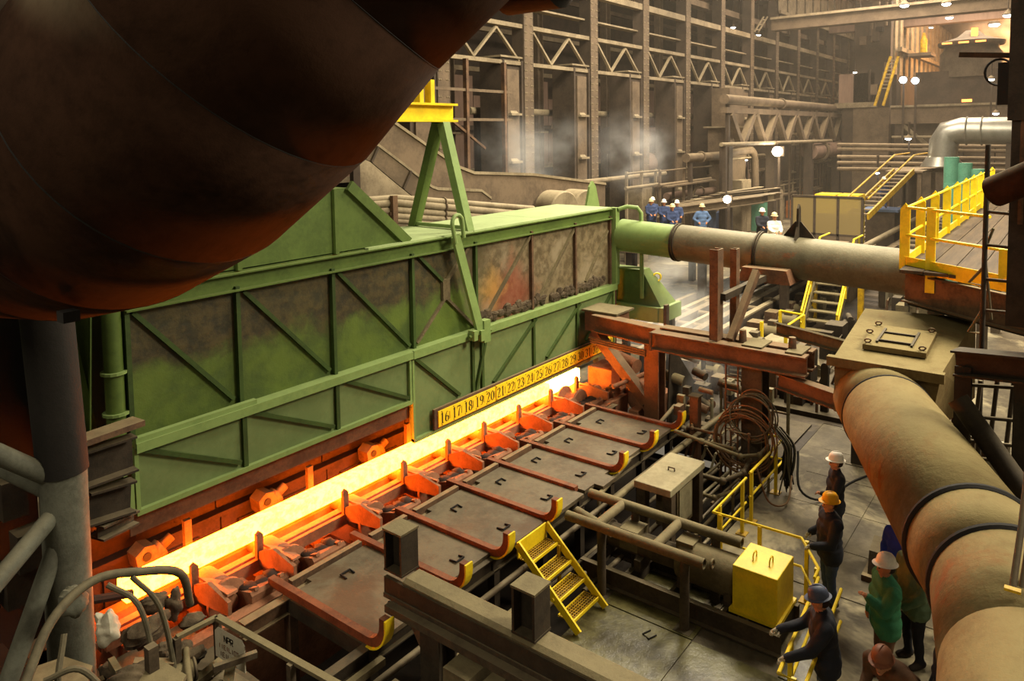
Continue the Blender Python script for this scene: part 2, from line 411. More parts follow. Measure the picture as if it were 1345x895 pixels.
# clinker dust heaped on the ledge behind the doors
mb = MB()
rn = random.Random(3)
for i in range(70):
    x = rn.uniform(12.9, 18.5); mb.lump((x, 10.92, 3.62 + rn.uniform(0, .12)), rn.uniform(.08, .2), .06, rn.uniform(.05, .16), i, 6, 4)
o = mb.build('scale_heap', 'lump', hood, label='grey scale dust heaped along the hood ledge'); o['kind'] = 'stuff'
# ledge
MB().box(HX0, 10.5, 10.735, 10.96, 3.46, 3.52).box(HX0, 10.5, 10.70, 10.735, 3.38, 3.525).build('ledge', 'green_light', hood)
MB().box(10.5, 18.78, 10.74, 10.96, 3.46, 3.52).box(10.5, 18.78, 10.69, 10.74, 3.37, 3.54).build('ledge', 'green_light', hood)
MB().box(HX0, 6.9, 10.72, 10.82, 3.52, 3.6).build('ledge_bar', 'green_light', hood)
# ends, back, inner lining
MB().box(18.66, 18.72, 11.0, 12.75, 1.7, 5.73).build('end_panel', 'green', hood)
MB().box(4.9, 4.96, 11.0, 12.75, 2.4, 5.73).build('end_panel', 'green', hood)
MB().box(HX0, HX1, 12.7, 12.75, 1.2, 5.73).build('back_panel', 'green', hood)
# taller gable above the near half of the hood
MB().prism([(4.95, 10.95, 5.75), (10.55, 10.95, 5.75), (9.15, 10.95, 6.95), (4.95, 10.95, 6.95)], (0, 1.75, 0)).build('gable_box', 'green', hood)
MB().bar((10.62, 10.9, 5.74), (9.12, 10.9, 7.0), .2, .07, (0, 1, 0)).build('gable_flange', 'green', hood)
MB().box(8.75, 8.83, 10.88, 10.96, 5.75, 6.95).build('rib', 'green', hood)
MB().box(6.75, 6.83, 10.88, 10.96, 5.75, 6.95).build('rib', 'green', hood)
# near-end corner post with rings
MB().cyl((4.78, 10.98, 3.1), (4.78, 10.98, 5.75), .13, 14).build('corner_post', 'green', hood, True)
for z in (3.95, 4.55): MB().lathe((4.78, 10.98, z), (0, 0, 1), [(.18, 0), (.18, .04)], 14).build('post_ring', 'green_light', hood)
# wind-wall on the near end: crumpled sheet
mb = MB()
for i in range(6):
    y0 = 11.05 + i * .3
    mb.prism([(4.4 + .12 * (i % 2), y0, 3.0), (4.4 + .12 * ((i + 1) % 2), y0 + .3, 3.0), (4.55 + .1 * ((i + 1) % 2), y0 + .3, 5.8), (4.55 + .1 * (i % 2), y0, 5.8)], (.02, 0, 0))
mb.build('end_sheet', 'green', hood)
# lower doors
def door(name, lab, x0, x1, z0, z1, ribs, diags):
    d = thing(name, lab, 'door panel', ((x0 + x1) / 2, HY, z0))
    MB().box(x0, x1, 10.82, 10.87, z0, z1).build('sheet', 'green_door', d)
    MB().box(x0, x1, 10.74, 10.82, z0 - .02, z0 + .06).build('bottom_rail', 'green_light', d)
    for x in (x0 + .03, x1 - .03): MB().box(x - .03, x + .03, 10.75, 10.83, z0, z1).build('side_rail', 'green_light', d)
    for x in ribs: MB().box(x - .04, x + .04, 10.76, 10.83, z0 + .05, z1).build('rib', 'green_dark', d)
    for a, b in diags: MB().bar((a[0], 10.79, a[1]), (b[0], 10.79, b[1]), .07, .08, (0, 1, 0)).build('brace', 'green_dark', d)
    return d
d1 = door('hood_door', 'green braced door panel hanging under the near half of the hood', 4.9, 10.48, 2.46, 3.44, (6.69, 8.6), (((5.0, 3.4), (6.6, 2.62)), ((6.8, 3.4), (8.5, 2.6)), ((8.75, 3.4), (10.4, 2.58))))
d2 = door('hood_door', 'green braced door panel carrying the yellow number scale', 10.5, 18.72, 1.62, 3.38, (12.42, 12.75, 14.75, 16.75), (((10.6, 3.35), (11.95, 2.2)), ((12.9, 3.3), (12.5, 2.1)), ((14.85, 3.3), (13.15, 2.15)), ((16.9, 3.3), (15.3, 2.2)), ((18.6, 3.3), (17.2, 2.2))))
mb = MB().box(4.8, 4.88, 10.76, 10.84, 2.5, 3.0)
for k in range(4): mb.box(4.74, 4.8, 10.77, 10.83, 2.9 - k * .02 - .02, 3.02 + .03 * k)
mb.build('hinge', 'green_light', d1)
MB().box(4.86, 18.7, 10.9, 10.94, 2.1, 2.46).build('back_strip', 'rust_red', hood)
# number scale sign
sg = thing('number_scale_sign', 'yellow scale board numbered 16 to 34 in black along the hood door', 'sign', (14.7, 10.7, 1.75))
MB().box(11.06, 18.5, 10.70, 10.76, 1.70, 2.14).build('backing_channel', 'rust', sg)
SX0, SX1, SZ0, SZ1 = 11.16, 18.46, 1.74, 2.08
SP = (SX1 - SX0) / 19.0
p1 = MB().box(SX0, SX0 + SP * 5 - .01, 10.675, 10.70, SZ0, SZ1).build('scale_plate', 'sign_yellow', sg)
p2 = MB().box(SX0 + SP * 5 + .02, SX1, 10.672, 10.70, SZ0 + .01, SZ1 + .01).build('scale_plate', 'sign_yellow', sg)
def ribbon(mb, pts, y):
    """flat ink stroke: pts = (x, z, half-width) list"""
    vs = []; n = len(pts)
    for i, (x, z, w) in enumerate(pts):
        a = pts[max(i - 1, 0)]; b = pts[min(i + 1, n - 1)]; dx, dz = b[0] - a[0], b[1] - a[1]; L = math.hypot(dx, dz) or 1
        vs += [(x - dz / L * w, y, z + dx / L * w), (x + dz / L * w, y, z - dx / L * w)]
    mb.add(vs, [(2 * i, 2 * i + 1, 2 * i + 3, 2 * i + 2) for i in range(n - 1)])
T, H = .115, .035
def oval(cx, cz, rx, rz, a0=0, a1=360, n=16, t=T, h=H):
    out = []
    for i in range(n + 1):
        a = math.radians(a0 + (a1 - a0) * i / n)
        out.append((cx + rx * math.cos(a), cz + rz * math.sin(a), h + (t - h) * abs(math.cos(a)) ** 1.3))
    return out
DIG = {
    '0': [oval(.5, .5, .3, .46)],
    '1': [[(.5, 0, T), (.5, 1, T)], [(.25, .03, H), (.75, .03, H)], [(.28, .82, H), (.5, .97, H * 1.5)]],
    '2': [oval(.48, .74, .27, .22, 170, -60, 12), [(.62, .55, T), (.42, .3, .06), (.2, .06, H)], [(.18, .06, .06), (.8, .06, .06)], [(.8, .05, H), (.82, .22, H)]],
    '3': [oval(.46, .75, .27, .21, 160, -90, 12), oval(.46, .27, .31, .24, 90, -165, 12)],
    '4': [[(.62, 0, T), (.62, 1, T)], [(.62, .98, H), (.12, .3, H)], [(.1, .29, H), (.9, .29, H)]],
    '5': [[(.25, .95, .06), (.78, .95, .06)], [(.27, .95, H), (.25, .55, H)], oval(.47, .3, .3, .26, 120, -160, 14)],
    '6': [oval(.5, .28, .29, .25), [(.23, .3, T), (.26, .62, T * .9), (.5, .95, H), (.72, .86, H)]],
    '7': [[(.15, .94, .07), (.85, .94, .07)], [(.82, .92, H), (.5, .45, T * .8), (.42, 0, T)], [(.16, .95, H), (.15, .76, H)]],
    '8': [oval(.5, .74, .25, .22), oval(.5, .27, .3, .25)],
    '9': [oval(.5, .71, .29, .25), [(.77, .7, T), (.74, .36, T * .9), (.5, .05, H), (.28, .13, H)]],
}
ink1, ink2 = MB(), MB()
for i in range(19):
    s = str(16 + i); mbk = ink1 if i < 5 else ink2; x0 = SX0 + i * SP; y = 10.6725 if i < 5 else 10.6695
    for j, ch in enumerate(s):
        ox, w, oz, h = x0 + .035 + j * .145, .155, SZ0 + .055, .235
        for st in DIG[ch]: ribbon(mbk, [(ox + p * w, oz + q * h, hw * .165) for p, q, hw in st], y)
    ribbon(mbk, [(x0 + SP - .04, SZ0 + .09, .008), (x0 + SP - .04, SZ0 + .25, .008)], y)
ink1.build('numerals', 'ink', p1); ink2.build('numerals', 'ink', p2)
for i in range(20):
    x = SX0 + .1 + i * SP * .97
    for z in (SZ0 + .03, SZ1 - .025): MB().lathe((x, 10.674, z), (0, -1, 0), [(.014, 0), (.01, .008)], 8).build('bolt', 'ink', p1 if i < 5 else p2)
# latch arm
la = thing('latch_arm', 'green lever arm with looped handle leaning on the hood front', 'lever', (12.3, 10.6, 3.3))
MB().bar((11.78, 10.66, 5.75), (12.5, 10.62, 3.5), .22, .08, (0, 1, 0)).build('arm', 'green_light', la)
path = [(11.72, 10.6, 5.6), (11.62, 10.6, 6.0)] + [(11.78 - .16 * math.cos(a), 10.6, 6.05 + .16 * math.sin(a)) for a in [i * math.pi / 6 for i in range(7)]] + [(11.98, 10.6, 5.7)]
MB().tube(path, .045, 8).build('loop_handle', 'green_light', la, True)
MB().box(12.56, 12.78, 10.55, 10.72, 3.25, 3.75).build('stop_block', 'green_light', la)
MB().box(12.18, 12.3, 10.52, 10.7, 3.38, 3.6).box(12.42, 12.54, 10.52, 10.7, 3.32, 3.56).build('clevis', 'green_light', la)
MB().cyl((12.1, 10.6, 3.48), (12.85, 10.6, 3.48), .035, 8).build('pin', 'green', la, True)
# A-frame on the roof with yellow lifting beam
af = thing('lifting_a_frame', 'green A-frame standing on the pale green hood roof', 'frame', (12.5, 11.75, 5.77))
MB().bar((12.52, 10.95, 5.75), (12.5, 11.62, 8.2), .2, .22, (1, 0, 0)).build('leg', 'green_light', af)
MB().bar((12.52, 12.65, 5.75), (12.5, 11.78, 8.2), .2, .22, (1, 0, 0)).build('leg', 'green', af)
MB().bar((12.5, 11.0, 5.83), (12.5, 12.6, 5.83), .08, .08).build('tie_bar', 'green_light', af)
yb = thing('lifting_beam', 'yellow flanged beam resting on top of the green A-frame', 'beam', (11.6, 11.7, 8.2))
MB().ib((10.3, 11.7, 8.42), (12.9, 11.7, 8.42), .42, .36, .05).build('beam_body', 'yellow', yb)
for x in (11.75, 12.1): MB().box(x, x + .12, 11.6, 11.8, 8.63, 9.15).build('prong', 'yellow', yb)
# end frame with green rungs at the far end of the hood
ef = thing('hood_end_frame', 'green arched rail frame at the far end of the hood', 'frame', (18.95, 10.75, 3.2))
MB().box(18.74, 18.95, 10.72, 10.95, 3.5, 5.75).build('post', 'green_light', ef)
ap = [(18.85, 10.7, 5.7), (19.0, 10.5, 5.78), (19.15, 10.25, 5.75), (19.2, 10.15, 5.6), (19.2, 10.12, 3.1)]
MB().tube(ap, .06, 8).build('arched_rail', 'green_light', ef, True)
for z in (4.0, 4.5): MB().cyl((18.9, 10.72, z), (19.2, 10.13, z), .03, 8).build('rung', 'green_light', ef, True)
MB().prism([(18.76, 10.8, 1.7), (18.9, 10.8, 1.7), (18.9, 10.8, 3.4), (18.76, 10.8, 3.4)], (0, .05, 0)).build('end_strip', 'rust_red', ef)
# sloped end chute
ec = thing('end_chute', 'green tapered chute box with rim beyond the hood end', 'chute', (19.8, 10.4, 2.3))
MB().add([(19.3, 9.55, 2.85), (20.3, 9.55, 2.85), (20.3, 11.4, 2.85), (19.3, 11.4, 2.85), (19.35, 10.2, 3.9), (19.8, 10.2, 3.9), (19.8, 11.4, 3.9), (19.35, 11.4, 3.9)],
         [(0, 3, 2, 1), (4, 5, 6, 7), (0, 1, 5, 4), (1, 2, 6, 5), (2, 3, 7, 6), (3, 0, 4, 7)]).build('hopper', 'green', ec)
MB().box(19.2, 20.4, 9.45, 9.6, 2.45, 2.88).box(19.15, 19.3, 9.6, 11.4, 2.45, 2.88).build('rim', 'green_light', ec)
MB().box(19.22, 19.4, 9.36, 9.45, 2.4, 2.98).build('rim_lug', 'rust', ec)
MB().torus((19.9, 10.0, 3.62), (1, 1, 0), .12, .03, 16, 6).build('lifting_eye', 'yellow', ec, True)
for y in (9.7, 11.2): MB().box(20.1, 20.3, y - .1, y + .1, 0, 2.5).build('leg', 'steel_dark', ec)
# ================================================================== hot bar and conveyor
BX0, BX1 = 4.75, 15.6
bar = thing('hot_steel_bar', 'glowing yellow-white hot steel bar on the roller line', 'steel bar', (10.4, 11.05, 1.1))
MB().box(BX0, BX1, 10.9, 11.2, 1.12, 1.42).build('bar_body', 'hot_steel', bar, bevel=.03)
MB().box(BX1, 17.0, 10.87, 11.23, 1.10, 1.46).build('bar_head', 'hot_head', bar, bevel=.03)
# inner wall behind the bar
lw = thing('bar_line_wall', 'rusty plated wall glowing red behind the hot bar', 'wall', (11, 12.2, -.6))
for i in range(6):
    x = 4.6 + i * 2.35
    MB().box(x, x + 2.32, 12.2, 12.28, 1.25, 2.2).build('wall_plate', 'iron_scale', lw)
    MB().box(x, x + 2.32, 12.05, 12.2, -.6, 1.2).build('wall_plate', 'iron_scale', lw)
    MB().box(x + .3, x + 1.9, 11.98, 12.05, .5, 1.0).build('wear_liner', 'iron_scale', lw)
MB().box(4.6, 18.7, 12.0, 12.2, 1.18, 1.26).build('shelf_angle', 'iron_scale', lw)
MB().box(4.6, 18.7, 12.1, 12.25, 1.66, 1.72).build('shelf_angle', 'iron_scale', lw)
# back bearing blocks beyond the bar
bb = thing('bearing_block', 'red-lit bearing block behind the bar, nearest the left post', 'bearing', (0, 0, 0), 'bearing blocks behind the bar')
RY = Matrix.Rotation(-.5, 4, 'Y')
def tl_(mbq):
    mbq.v = [(RY @ p.to_4d()).to_3d() for p in mbq.v]; return mbq
tl_(MB().prism([(-.12, 0, -.1), (.2, 0, -.1), (.22, 0, .42), (.1, 0, .52), (-.08, 0, .5), (-.16, 0, .3)], (0, .3, 0))).build('housing', 'rust', bb)
for x, z in ((.04, .36), (.05, .12)): tl_(MB().cyl((x, -.02, z), (x, .06, z), .07, 12)).build('socket', 'black', bb)
tl_(MB().lathe((.2, .15, .2), (1, 0, 0), [(.16, 0), (.16, .1), (.08, .12), (.08, .3)], 14)).build('shaft_end', 'rust', bb, True)
MB().box(-.32, .32, -.05, .42, -.25, .0).build('foot', 'iron_scale', bb)
bb.location = (5.55, 11.62, .95)
OB = ['nearest', 'second', 'third', 'fourth', 'fifth', 'sixth', 'seventh', 'eighth', 'ninth']
for i, x in enumerate((7.75, 10.3, 12.6)):
    place(bb, (x, 11.62, .95), 0, 'red-lit bearing block behind the bar, %s from the left post' % OB[i + 1])
# pins standing behind the bar
for i, x in enumerate((5.95, 8.35, 10.9)):
    solo(MB().box(x - .06, x + .06, 11.32, 11.4, .9, 1.75), 'guide_pin', 'rust', 'upright guide pin behind the hot bar, %s from the left' % ('leftmost', 'second', 'third')[i], 'pin', 'guide pins behind the bar')
# conveyor bed
cb = thing('conveyor_bed', 'rusty conveyor bed beams under the rollers in front of the bar', 'conveyor', (10, 10.3, -.6))
MB().box(4.3, 17.3, 11.25, 11.5, -.6, .85).build('side_beam', 'rust_glow_lit', cb)
MB().box(4.3, 17.3, 9.55, 9.75, -.6, .92).build('side_beam', 'rust_glow_lit', cb)
MB().box(4.3, 17.3, 10.72, 10.86, .72, .98).build('edge_beam', 'rust_glow_lit', cb)
MB().box(4.3, 17.3, 10.55, 10.62, .8, 1.0).build('edge_beam', 'rust_glow_lit', cb)
for i in range(11): MB().box(4.6 + i * 1.2, 4.75 + i * 1.2, 9.7, 11.3, .35, .62).build('cross_beam', 'rust_glow_lit', cb)
# roller stations
STX = [5.62, 6.75, 8.55, 10.05, 11.35, 12.55, 13.85, 15.2, 16.4]
rl = thing('table_roller', 'x', 'roller', (0, 0, 0), 'flanged rollers along the bar')
MB().cyl((0, -.05, 0), (0, 1.15, 0), .12, 16).build('shaft', 'rust_glow_lit', rl, True)
MB().lathe((0, .02, 0), (0, 1, 0), [(.2, 0), (.31, .04), (.31, .10), (.2, .15)], 28).build('flange', 'rust_glow_lit', rl, True)
MB().lathe((0, .30, 0), (0, 1, 0), [(.22, 0), (.26, .04), (.26, .45), (.22, .5)], 24).build('drum', 'rust_glow_lit', rl, True)
for i, x in enumerate(STX):
    o = rl if i == 0 else copy_tree(rl)
    o.location = (x + .27, 10.08, .90); o['label'] = 'flanged table roller in front of the bar, %s from the left post' % OB[i]
gb = thing('roller_gearbox', 'x', 'gearbox', (0, 0, 0), 'gearbox blocks beside the rollers')
MB().prism([(-.33, -.25, -.2), (-.33, .36, -.2), (-.33, .36, -.06), (-.33, .1, .12), (-.33, -.2, .2), (-.33, -.25, .15)], (.66, 0, 0)).build('housing', 'rust_glow_lit', gb)
for s_ in (-.22, .22): MB().bar((s_, -.22, .22), (s_, .34, -.02), .07, .05).build('lid_strap', 'rust_glow_lit', gb)
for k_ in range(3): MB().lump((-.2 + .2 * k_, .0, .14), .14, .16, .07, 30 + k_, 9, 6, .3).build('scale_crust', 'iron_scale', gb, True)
MB().box(-.38, .38, -.28, .4, -.5, -.19).build('pedestal', 'rust_glow_lit', gb)
MB().cyl((.0, .36, -.1), (.0, .62, -.1), .08, 12).build('output_shaft', 'rust_glow_lit', gb, True)
for i, x in enumerate(STX):
    o = gb if i == 0 else copy_tree(gb)
    o.location = (x + .74, 9.95, .88); o['label'] = 'scale-crusted gearbox block in front of the bar, %s from the left post' % OB[i]
wg = thing('guide_wing', 'x', 'guide', (0, 0, 0), 'tapered guide wings in front of the bar')
MB().prism([(-.03, 0, 0), (-.03, .95, -.12), (-.03, .95, .12), (-.03, .55, .30), (-.03, 0, .2)], (.06, 0, 0)).build('wing_plate', 'rust_glow_lit', wg)
MB().prism([(.03, .1, .22), (.35, .35, .05), (.35, .75, .05), (.03, .9, .2)], (0, 0, .04)).build('wing_ramp', 'rust_glow_lit', wg)
MB().prism([(-.05, .95, -.2), (.07, .95, -.2), (.07, .95, .38), (.02, .95, .44), (-.05, .95, .4)], (0, .07, 0)).build('stub_post', 'rust_glow_lit', wg)
for i, x in enumerate(STX):
    o = wg if i == 0 else copy_tree(wg)
    o.location = (x, 9.62, 1.0); o['label'] = 'tapered guide wing with stub post at the bar, %s from the left post' % OB[i]
# ================================================================== cover plates and hooked skid rails
RAILX = [6.4, 8.0, 9.05, 10.42, 11.65, 12.8, 14.12, 15.5]
cf = thing('plate_trestle', 'dark steel support frame under the cover plates', 'frame', (11, 8.4, -.6))
MB().ib((5.6, 7.5, .9), (16.2, 7.5, .9), .25, .16, .02).build('long_beam', 'steel_dark', cf)
MB().ib((5.6, 9.3, .9), (16.2, 9.3, .9), .25, .16, .02).build('long_beam', 'rust', cf)
for x in RAILX:
    MB().box(x - .06, x + .06, 7.45, 9.4, .78, 1.02).build('cross_beam', 'steel_dark', cf)
    MB().box(x - .07, x + .07, 7.42, 7.56, -.6, .8).build('leg', 'steel_dark', cf)
    MB().box(x - .07, x + .07, 9.2, 9.35, -.6, .8).build('leg', 'rust', cf)
NTH = ['nearest', 'second', 'third', 'fourth', 'fifth', 'sixth', 'seventh']
for i in range(7):
    x0, x1 = RAILX[i] + .06, RAILX[i + 1] - .06; yn = [7.38, 7.52, 7.36, 7.34, 7.2, 7.45, 7.4][i]
    cp = thing('cover_plate', 'worn steel cover plate with two lifting staples, %s from the front girder' % NTH[i], 'plate', ((x0 + x1) / 2, 8.4, 1.02), 'cover plates in front of the bar')
    if i == 4:
        pts = [(x0, yn + .2, 1.02), (x0 + .35, yn + .2, 1.02), (x0 + .35, yn, 1.02), (x1 - .2, yn, 1.02), (x1 - .2, yn + .25, 1.02), (x1, yn + .25, 1.02), (x1, 9.3, 1.02), (x0, 9.3, 1.02)]
    else:
        pts = [(x0, yn, 1.02), (x1, yn, 1.02), (x1, 9.35, 1.02), (x0 + .3, 9.35, 1.02), (x0 + .3, 9.22, 1.02), (x0, 9.22, 1.02)]
    MB().prism(pts, (0, 0, .07)).build('plate_sheet', 'plate', cp)
    MB().bar((x0 + .05, 9.42, 1.08), (x1 - .05, 9.42, 1.08), .1, .16).build('edge_bar', 'rust', cp)
    xm = (x0 + x1) / 2
    for (yy, s) in ((8.92, 1), (7.8, -1)):
        c = V((xm, yy, 1.1)); 
        MB().tube([c + V((-.09, s * -.09, 0)), c + V((-.09, s * .05, .015)), c + V((.09, s * .05, .015)), c + V((.09, s * -.06, 0))], .017, 6).build('lifting_staple', 'black', cp)
for i, x in enumerate(RAILX):
    sk = thing('skid_rail', 'rust-red skid rail with yellow hooked end, %s from the left post' % OB[i] if i != 4 else 'rust-red skid rail without a hooked end between plates', 'rail', (x, 8.5, 1.02), 'skid rails between the cover plates')
    y1 = 9.75
    if i == 4: MB().sect((x, 7.55, 1.1), (x, y1, 1.1), [(-.06, -.05), (.06, -.05), (.06, .05), (-.06, .05)]).build('rail_body', 'rail_rust', sk)
    else:
        MB().bar((x, 7.5, 1.1), (x, y1, 1.1), .11, .12).build('rail_body', 'rail_rust', sk)
        # swept-up end: quarter ring section
        vs = []; n = 8; R0, R1 = .26, .38
        cen = V((x, 7.5, 1.1 + .32))
        prof = []
        for j in range(n + 1):
            a = -math.pi / 2 - (math.pi / 2) * j / n
            prof.append((math.cos(a), math.sin(a)))
        mbh = MB()
        for (c, s) in prof:
            for r in (R0, R1):
                for dx in (-.055, .055): vs.append(V((x + dx, cen.y + c * r, cen.z + s * r)))
        fs = []
        for j in range(n):
            a, b = 4 * j, 4 * j + 4
            fs += [(a, b, b + 1, a + 1), (a + 2, a + 3, b + 3, b + 2), (a, a + 2, b + 2, b), (a + 1, b + 1, b + 3, a + 3)]
        fs += [(0, 1, 3, 2), (4 * n, 4 * n + 2, 4 * n + 3, 4 * n + 1)]
        mbh.add(vs, fs).box(x - .055, x + .055, cen.y - R1, cen.y - R0, cen.z, cen.z + .1)
        mbh.build('hook_bend', 'rail_rust', sk)
        # yellow painted flange on the outer face
        vs = []; fs = []
        for j, (c, s) in enumerate(prof):
            for r in (R1 + .004, R1 + .03):
                for dx in (-.08, .08): vs.append(V((x + dx, cen.y + c * r, cen.z + s * r)))
        for j in range(n):
            a, b = 4 * j, 4 * j + 4
            fs += [(a, b, b + 1, a + 1), (a + 2, a + 3, b + 3, b + 2), (a, a + 2, b + 2, b), (a + 1, b + 1, b + 3, a + 3)]
        fs += [(0, 1, 3, 2), (4 * n, 4 * n + 2, 4 * n + 3, 4 * n + 1)]
        MB().add(vs, fs).box(x - .08, x + .08, cen.y - R1 - .03, cen.y - R1 + .0, cen.z, cen.z + .11).build('yellow_tip', 'yellow', sk)
# pipes running along the trench under the plates
for i, (y, z, r, x0, x1, m) in enumerate(((7.15, .75, .05, 5.2, 17.4, 'steel_brown'), (6.9, .45, .045, 5.2, 10.4, 'dusty'), (6.7, .25, .04, 5.2, 10.6, 'dusty'), (7.05, .15, .04, 5.2, 17, 'steel_brown'), (6.9, .95, .06, 11.8, 17.6, 'dusty'), (6.6, .05, .05, 10.4, 17, 'steel_brown'), (6.35, -.1, .035, 10.4, 17, 'steel_rail'), (6.2, -.25, .035, 12, 17.3, 'steel_rail'), (6.0, -.2, .04, 12, 17.3, 'dusty'), (5.8, -.3, .035, 12, 17.3, 'steel_rail'), (5.62, -.25, .03, 12.6, 17.3, 'dusty'))):
    solo(MB().cyl((x0, y, z), (x1, y, z), r, 10), 'trench_pipe', m, ('upper', 'lower')[i - 1] + ' dusty pipe in the trench below the near cover plates' if x1 < 11 else 'thin dusty trench pipe past the steel stand, %s out from the cover plates' % {7.15: 'first', 7.05: 'second', 6.9: 'third', 6.6: 'fourth', 6.35: 'fifth', 6.2: 'sixth', 6.0: 'seventh', 5.8: 'eighth', 5.62: 'ninth'}[y], 'pipe', 'trench pipes below the near plates' if x1 < 11 else 'trench pipes beside the steel stand', True)
# ================================================================== overhead dark duct, upper left
R = 1.05
dp = [at(*p[:2], D=p[2]) for p in ((700, -370, 4.3), (545, -210, 4.45), (405, -68, 4.5), (312, 55, 4.6), (222, 152, 4.85), (150, 212, 5.3), (90, 245, 5.95), (40, 264, 6.8), (-30, 277, 8.2), (-120, 287, 10))]
du = thing('exhaust_duct', 'huge dark brown duct elbow filling the upper left, red-lit underneath', 'duct', dp[3] - V((0, 0, 1.3)))
def gored(path, R, n, mat, parent, partname='duct_gore', seam=None, seam_r=.02, n_sub=1):
    P = [V(p) for p in path]; m = len(P); rings = []; s = None; tang = []
    for i in range(m):
        if i == 0: t = P[1] - P[0]
        elif i == m - 1: t = P[-1] - P[-2]
        else: t = (P[i] - P[i - 1]).normalized() + (P[i + 1] - P[i]).normalized()
        t.normalize()
        if s is None: _, s, u, _ = frame(V((0, 0, 0)), t)
        else: s = (s - t * s.dot(t)).normalized(); u = s.cross(t)
        k = 1.0
        rr = R[i] if isinstance(R, (list, tuple)) else R
        rings.append([P[i] + (s * math.cos(2 * math.pi * j / n) + u * math.sin(2 * math.pi * j / n)) * rr for j in range(n)])
    for i in range(m - 1):
        mb = MB(); mb.add(rings[i] + rings[i + 1], [(j, (j + 1) % n, n + (j + 1) % n, n + j) for j in range(n)])
        o = mb.build(partname, mat, parent, True)
        sm = o.modifiers.new('shell', 'SOLIDIFY'); sm.thickness = .02; sm.offset = -1 if False else 0
    if seam:
        for i in range(1, m - 1):
            MB().tube(rings[i], seam_r, 6, closed=True).build('weld_seam', seam, parent, True)
gored(dp, R, 56, 'duct_dark', du, seam='black', seam_r=.012)
MB().box(*[v for a, b in zip(at(90, 415, D=4.75), (.05, .05, .035)) for v in (a - b, a + b)]).build('drain_lug', 'black', du)
# dark round-ended hanger above the frame centre
hb = thing('hanging_block', 'black rounded block hanging at the top edge beside the dark duct', 'hanger', at(700, 5, D=5.0))
c = at(700, -22, D=5.0)
MB().lathe(c - V((0, .28, 0)), (0, 1, 0), [(.12, 0), (.19, .06), (.19, .5), (.12, .56)], 20, ).build('drum', 'black', hb, True)
MB().box(c.x - .16, c.x + .16, c.y - .3, c.y + .3, c.z, c.z + .8).build('cheek', 'black', hb)
# ================================================================== front girder with stub columns
fg = thing('front_girder', 'dusty box girder crossing the bottom foreground toward the right', 'girder', (6.8, 5, 0))
MB().box(6.62, 6.98, 1.8, 7.45, 1.60, 1.66).build('bottom_flange', 'steel_brown', fg)
MB().box(6.64, 6.70, 1.8, 7.45, 1.62, 1.88).build('web', 'steel_dark', fg)
MB().prism([(6.66, 1.8, 1.86), (7.02, 1.8, 1.86), (7.02, 1.8, 1.91), (6.97, 1.8, 1.95), (6.72, 1.8, 1.95), (6.66, 1.8, 1.91)], (0, 5.3, 0)).build('top_cap', 'dusty', fg)
MB().box(6.5, 6.62, 1.8, 7.3, 1.5, 1.6).build('lower_rail', 'steel_brown', fg)
def stub(x, y, z0, z1, lab):
    t = thing('stub_column', lab, 'column', (x, y, z0), 'stub columns on the front girder')
    MB().ib((x, y, z0 + .02), (x, y, z1 - .02), .34, .32, .035, (0, 1, 0)).build('i_section', 'steel_dark', t)
    MB().box(x - .17, x + .17, y - .18, y + .18, z1 - .03, z1).build('cap_plate', 'dusty', t)
    MB().box(x - .165, x + .165, y - .175, y + .175, z0, z0 + .03).build('base_plate', 'steel_dark', t)
stub(6.83, 7.3, 1.95, 2.55, 'dark stub column with square cap on the near end of the front girder')
stub(6.85, 5.1, 1.95, 2.55, 'dark stub column with square cap in front of the yellow steps')
cl = thing('girder_column', 'dark I-section column holding up the front girder', 'column', (6.8, 6.65, -.6))
MB().ib((6.8, 6.6, -.6), (6.8, 6.6, 1.6), .34, .34, .03, (1, 0, 0)).build('i_section', 'steel_dark', cl)
MB().prism([(6.8, 6.75, 1.55), (6.8, 7.35, 1.55), (6.8, 6.75, .7)], (.03, 0, 0)).build('gusset', 'rust', cl)
mo = thing('hydraulic_block', 'dusty split cast block hanging under the front girder', 'machine block', (6.55, 5.75, .7))
MB().prism([(6.25, 6.0, 1.2), (6.25, 5.62, 1.2), (6.25, 5.5, 1.28), (6.25, 5.6, 1.45), (6.25, 6.0, 1.45)], (.4, 0, 0)).build('front_half', 'dusty', mo)
MB().box(6.25, 6.62, 5.63, 6.0, .75, 1.2).build('body', 'steel_brown', mo)
MB().prism([(6.25, 5.48, 1.2), (6.25, 5.25, 1.15), (6.25, 5.3, 1.4), (6.25, 5.48, 1.43)], (.36, 0, 0)).build('rear_half', 'dusty', mo)
MB().box(6.28, 6.6, 5.26, 5.48, .75, 1.17).build('rear_body', 'steel_brown', mo)
MB().cyl((6.42, 5.12, 1.15), (6.42, 5.24, 1.15), .11, 12).build('end_plug', 'dusty', mo, True)
# yellow grating stairs in bottom edge (small landing)
lg = thing('small_landing', 'yellow-edged grating landing at the bottom edge under the girder', 'landing', (6.3, 4.4, 1.0))
MB().box(5.6, 6.5, 4.1, 4.8, .98, 1.0).build('deck', 'floor_wet', lg)
for i in range(5): MB().box(5.7 + .18 * i, 5.72 + .18 * i, 4.1, 4.85, 1.0, 1.03).build('tread_bar', 'yellow', lg)
MB().box(5.6, 6.5, 4.78, 4.82, .9, 1.05).build('edge_angle', 'yellow', lg)
for x in (5.65, 6.4): MB().box(x, x + .06, 4.4, 4.46, -.0, .98).build('leg', 'steel_dark', lg)
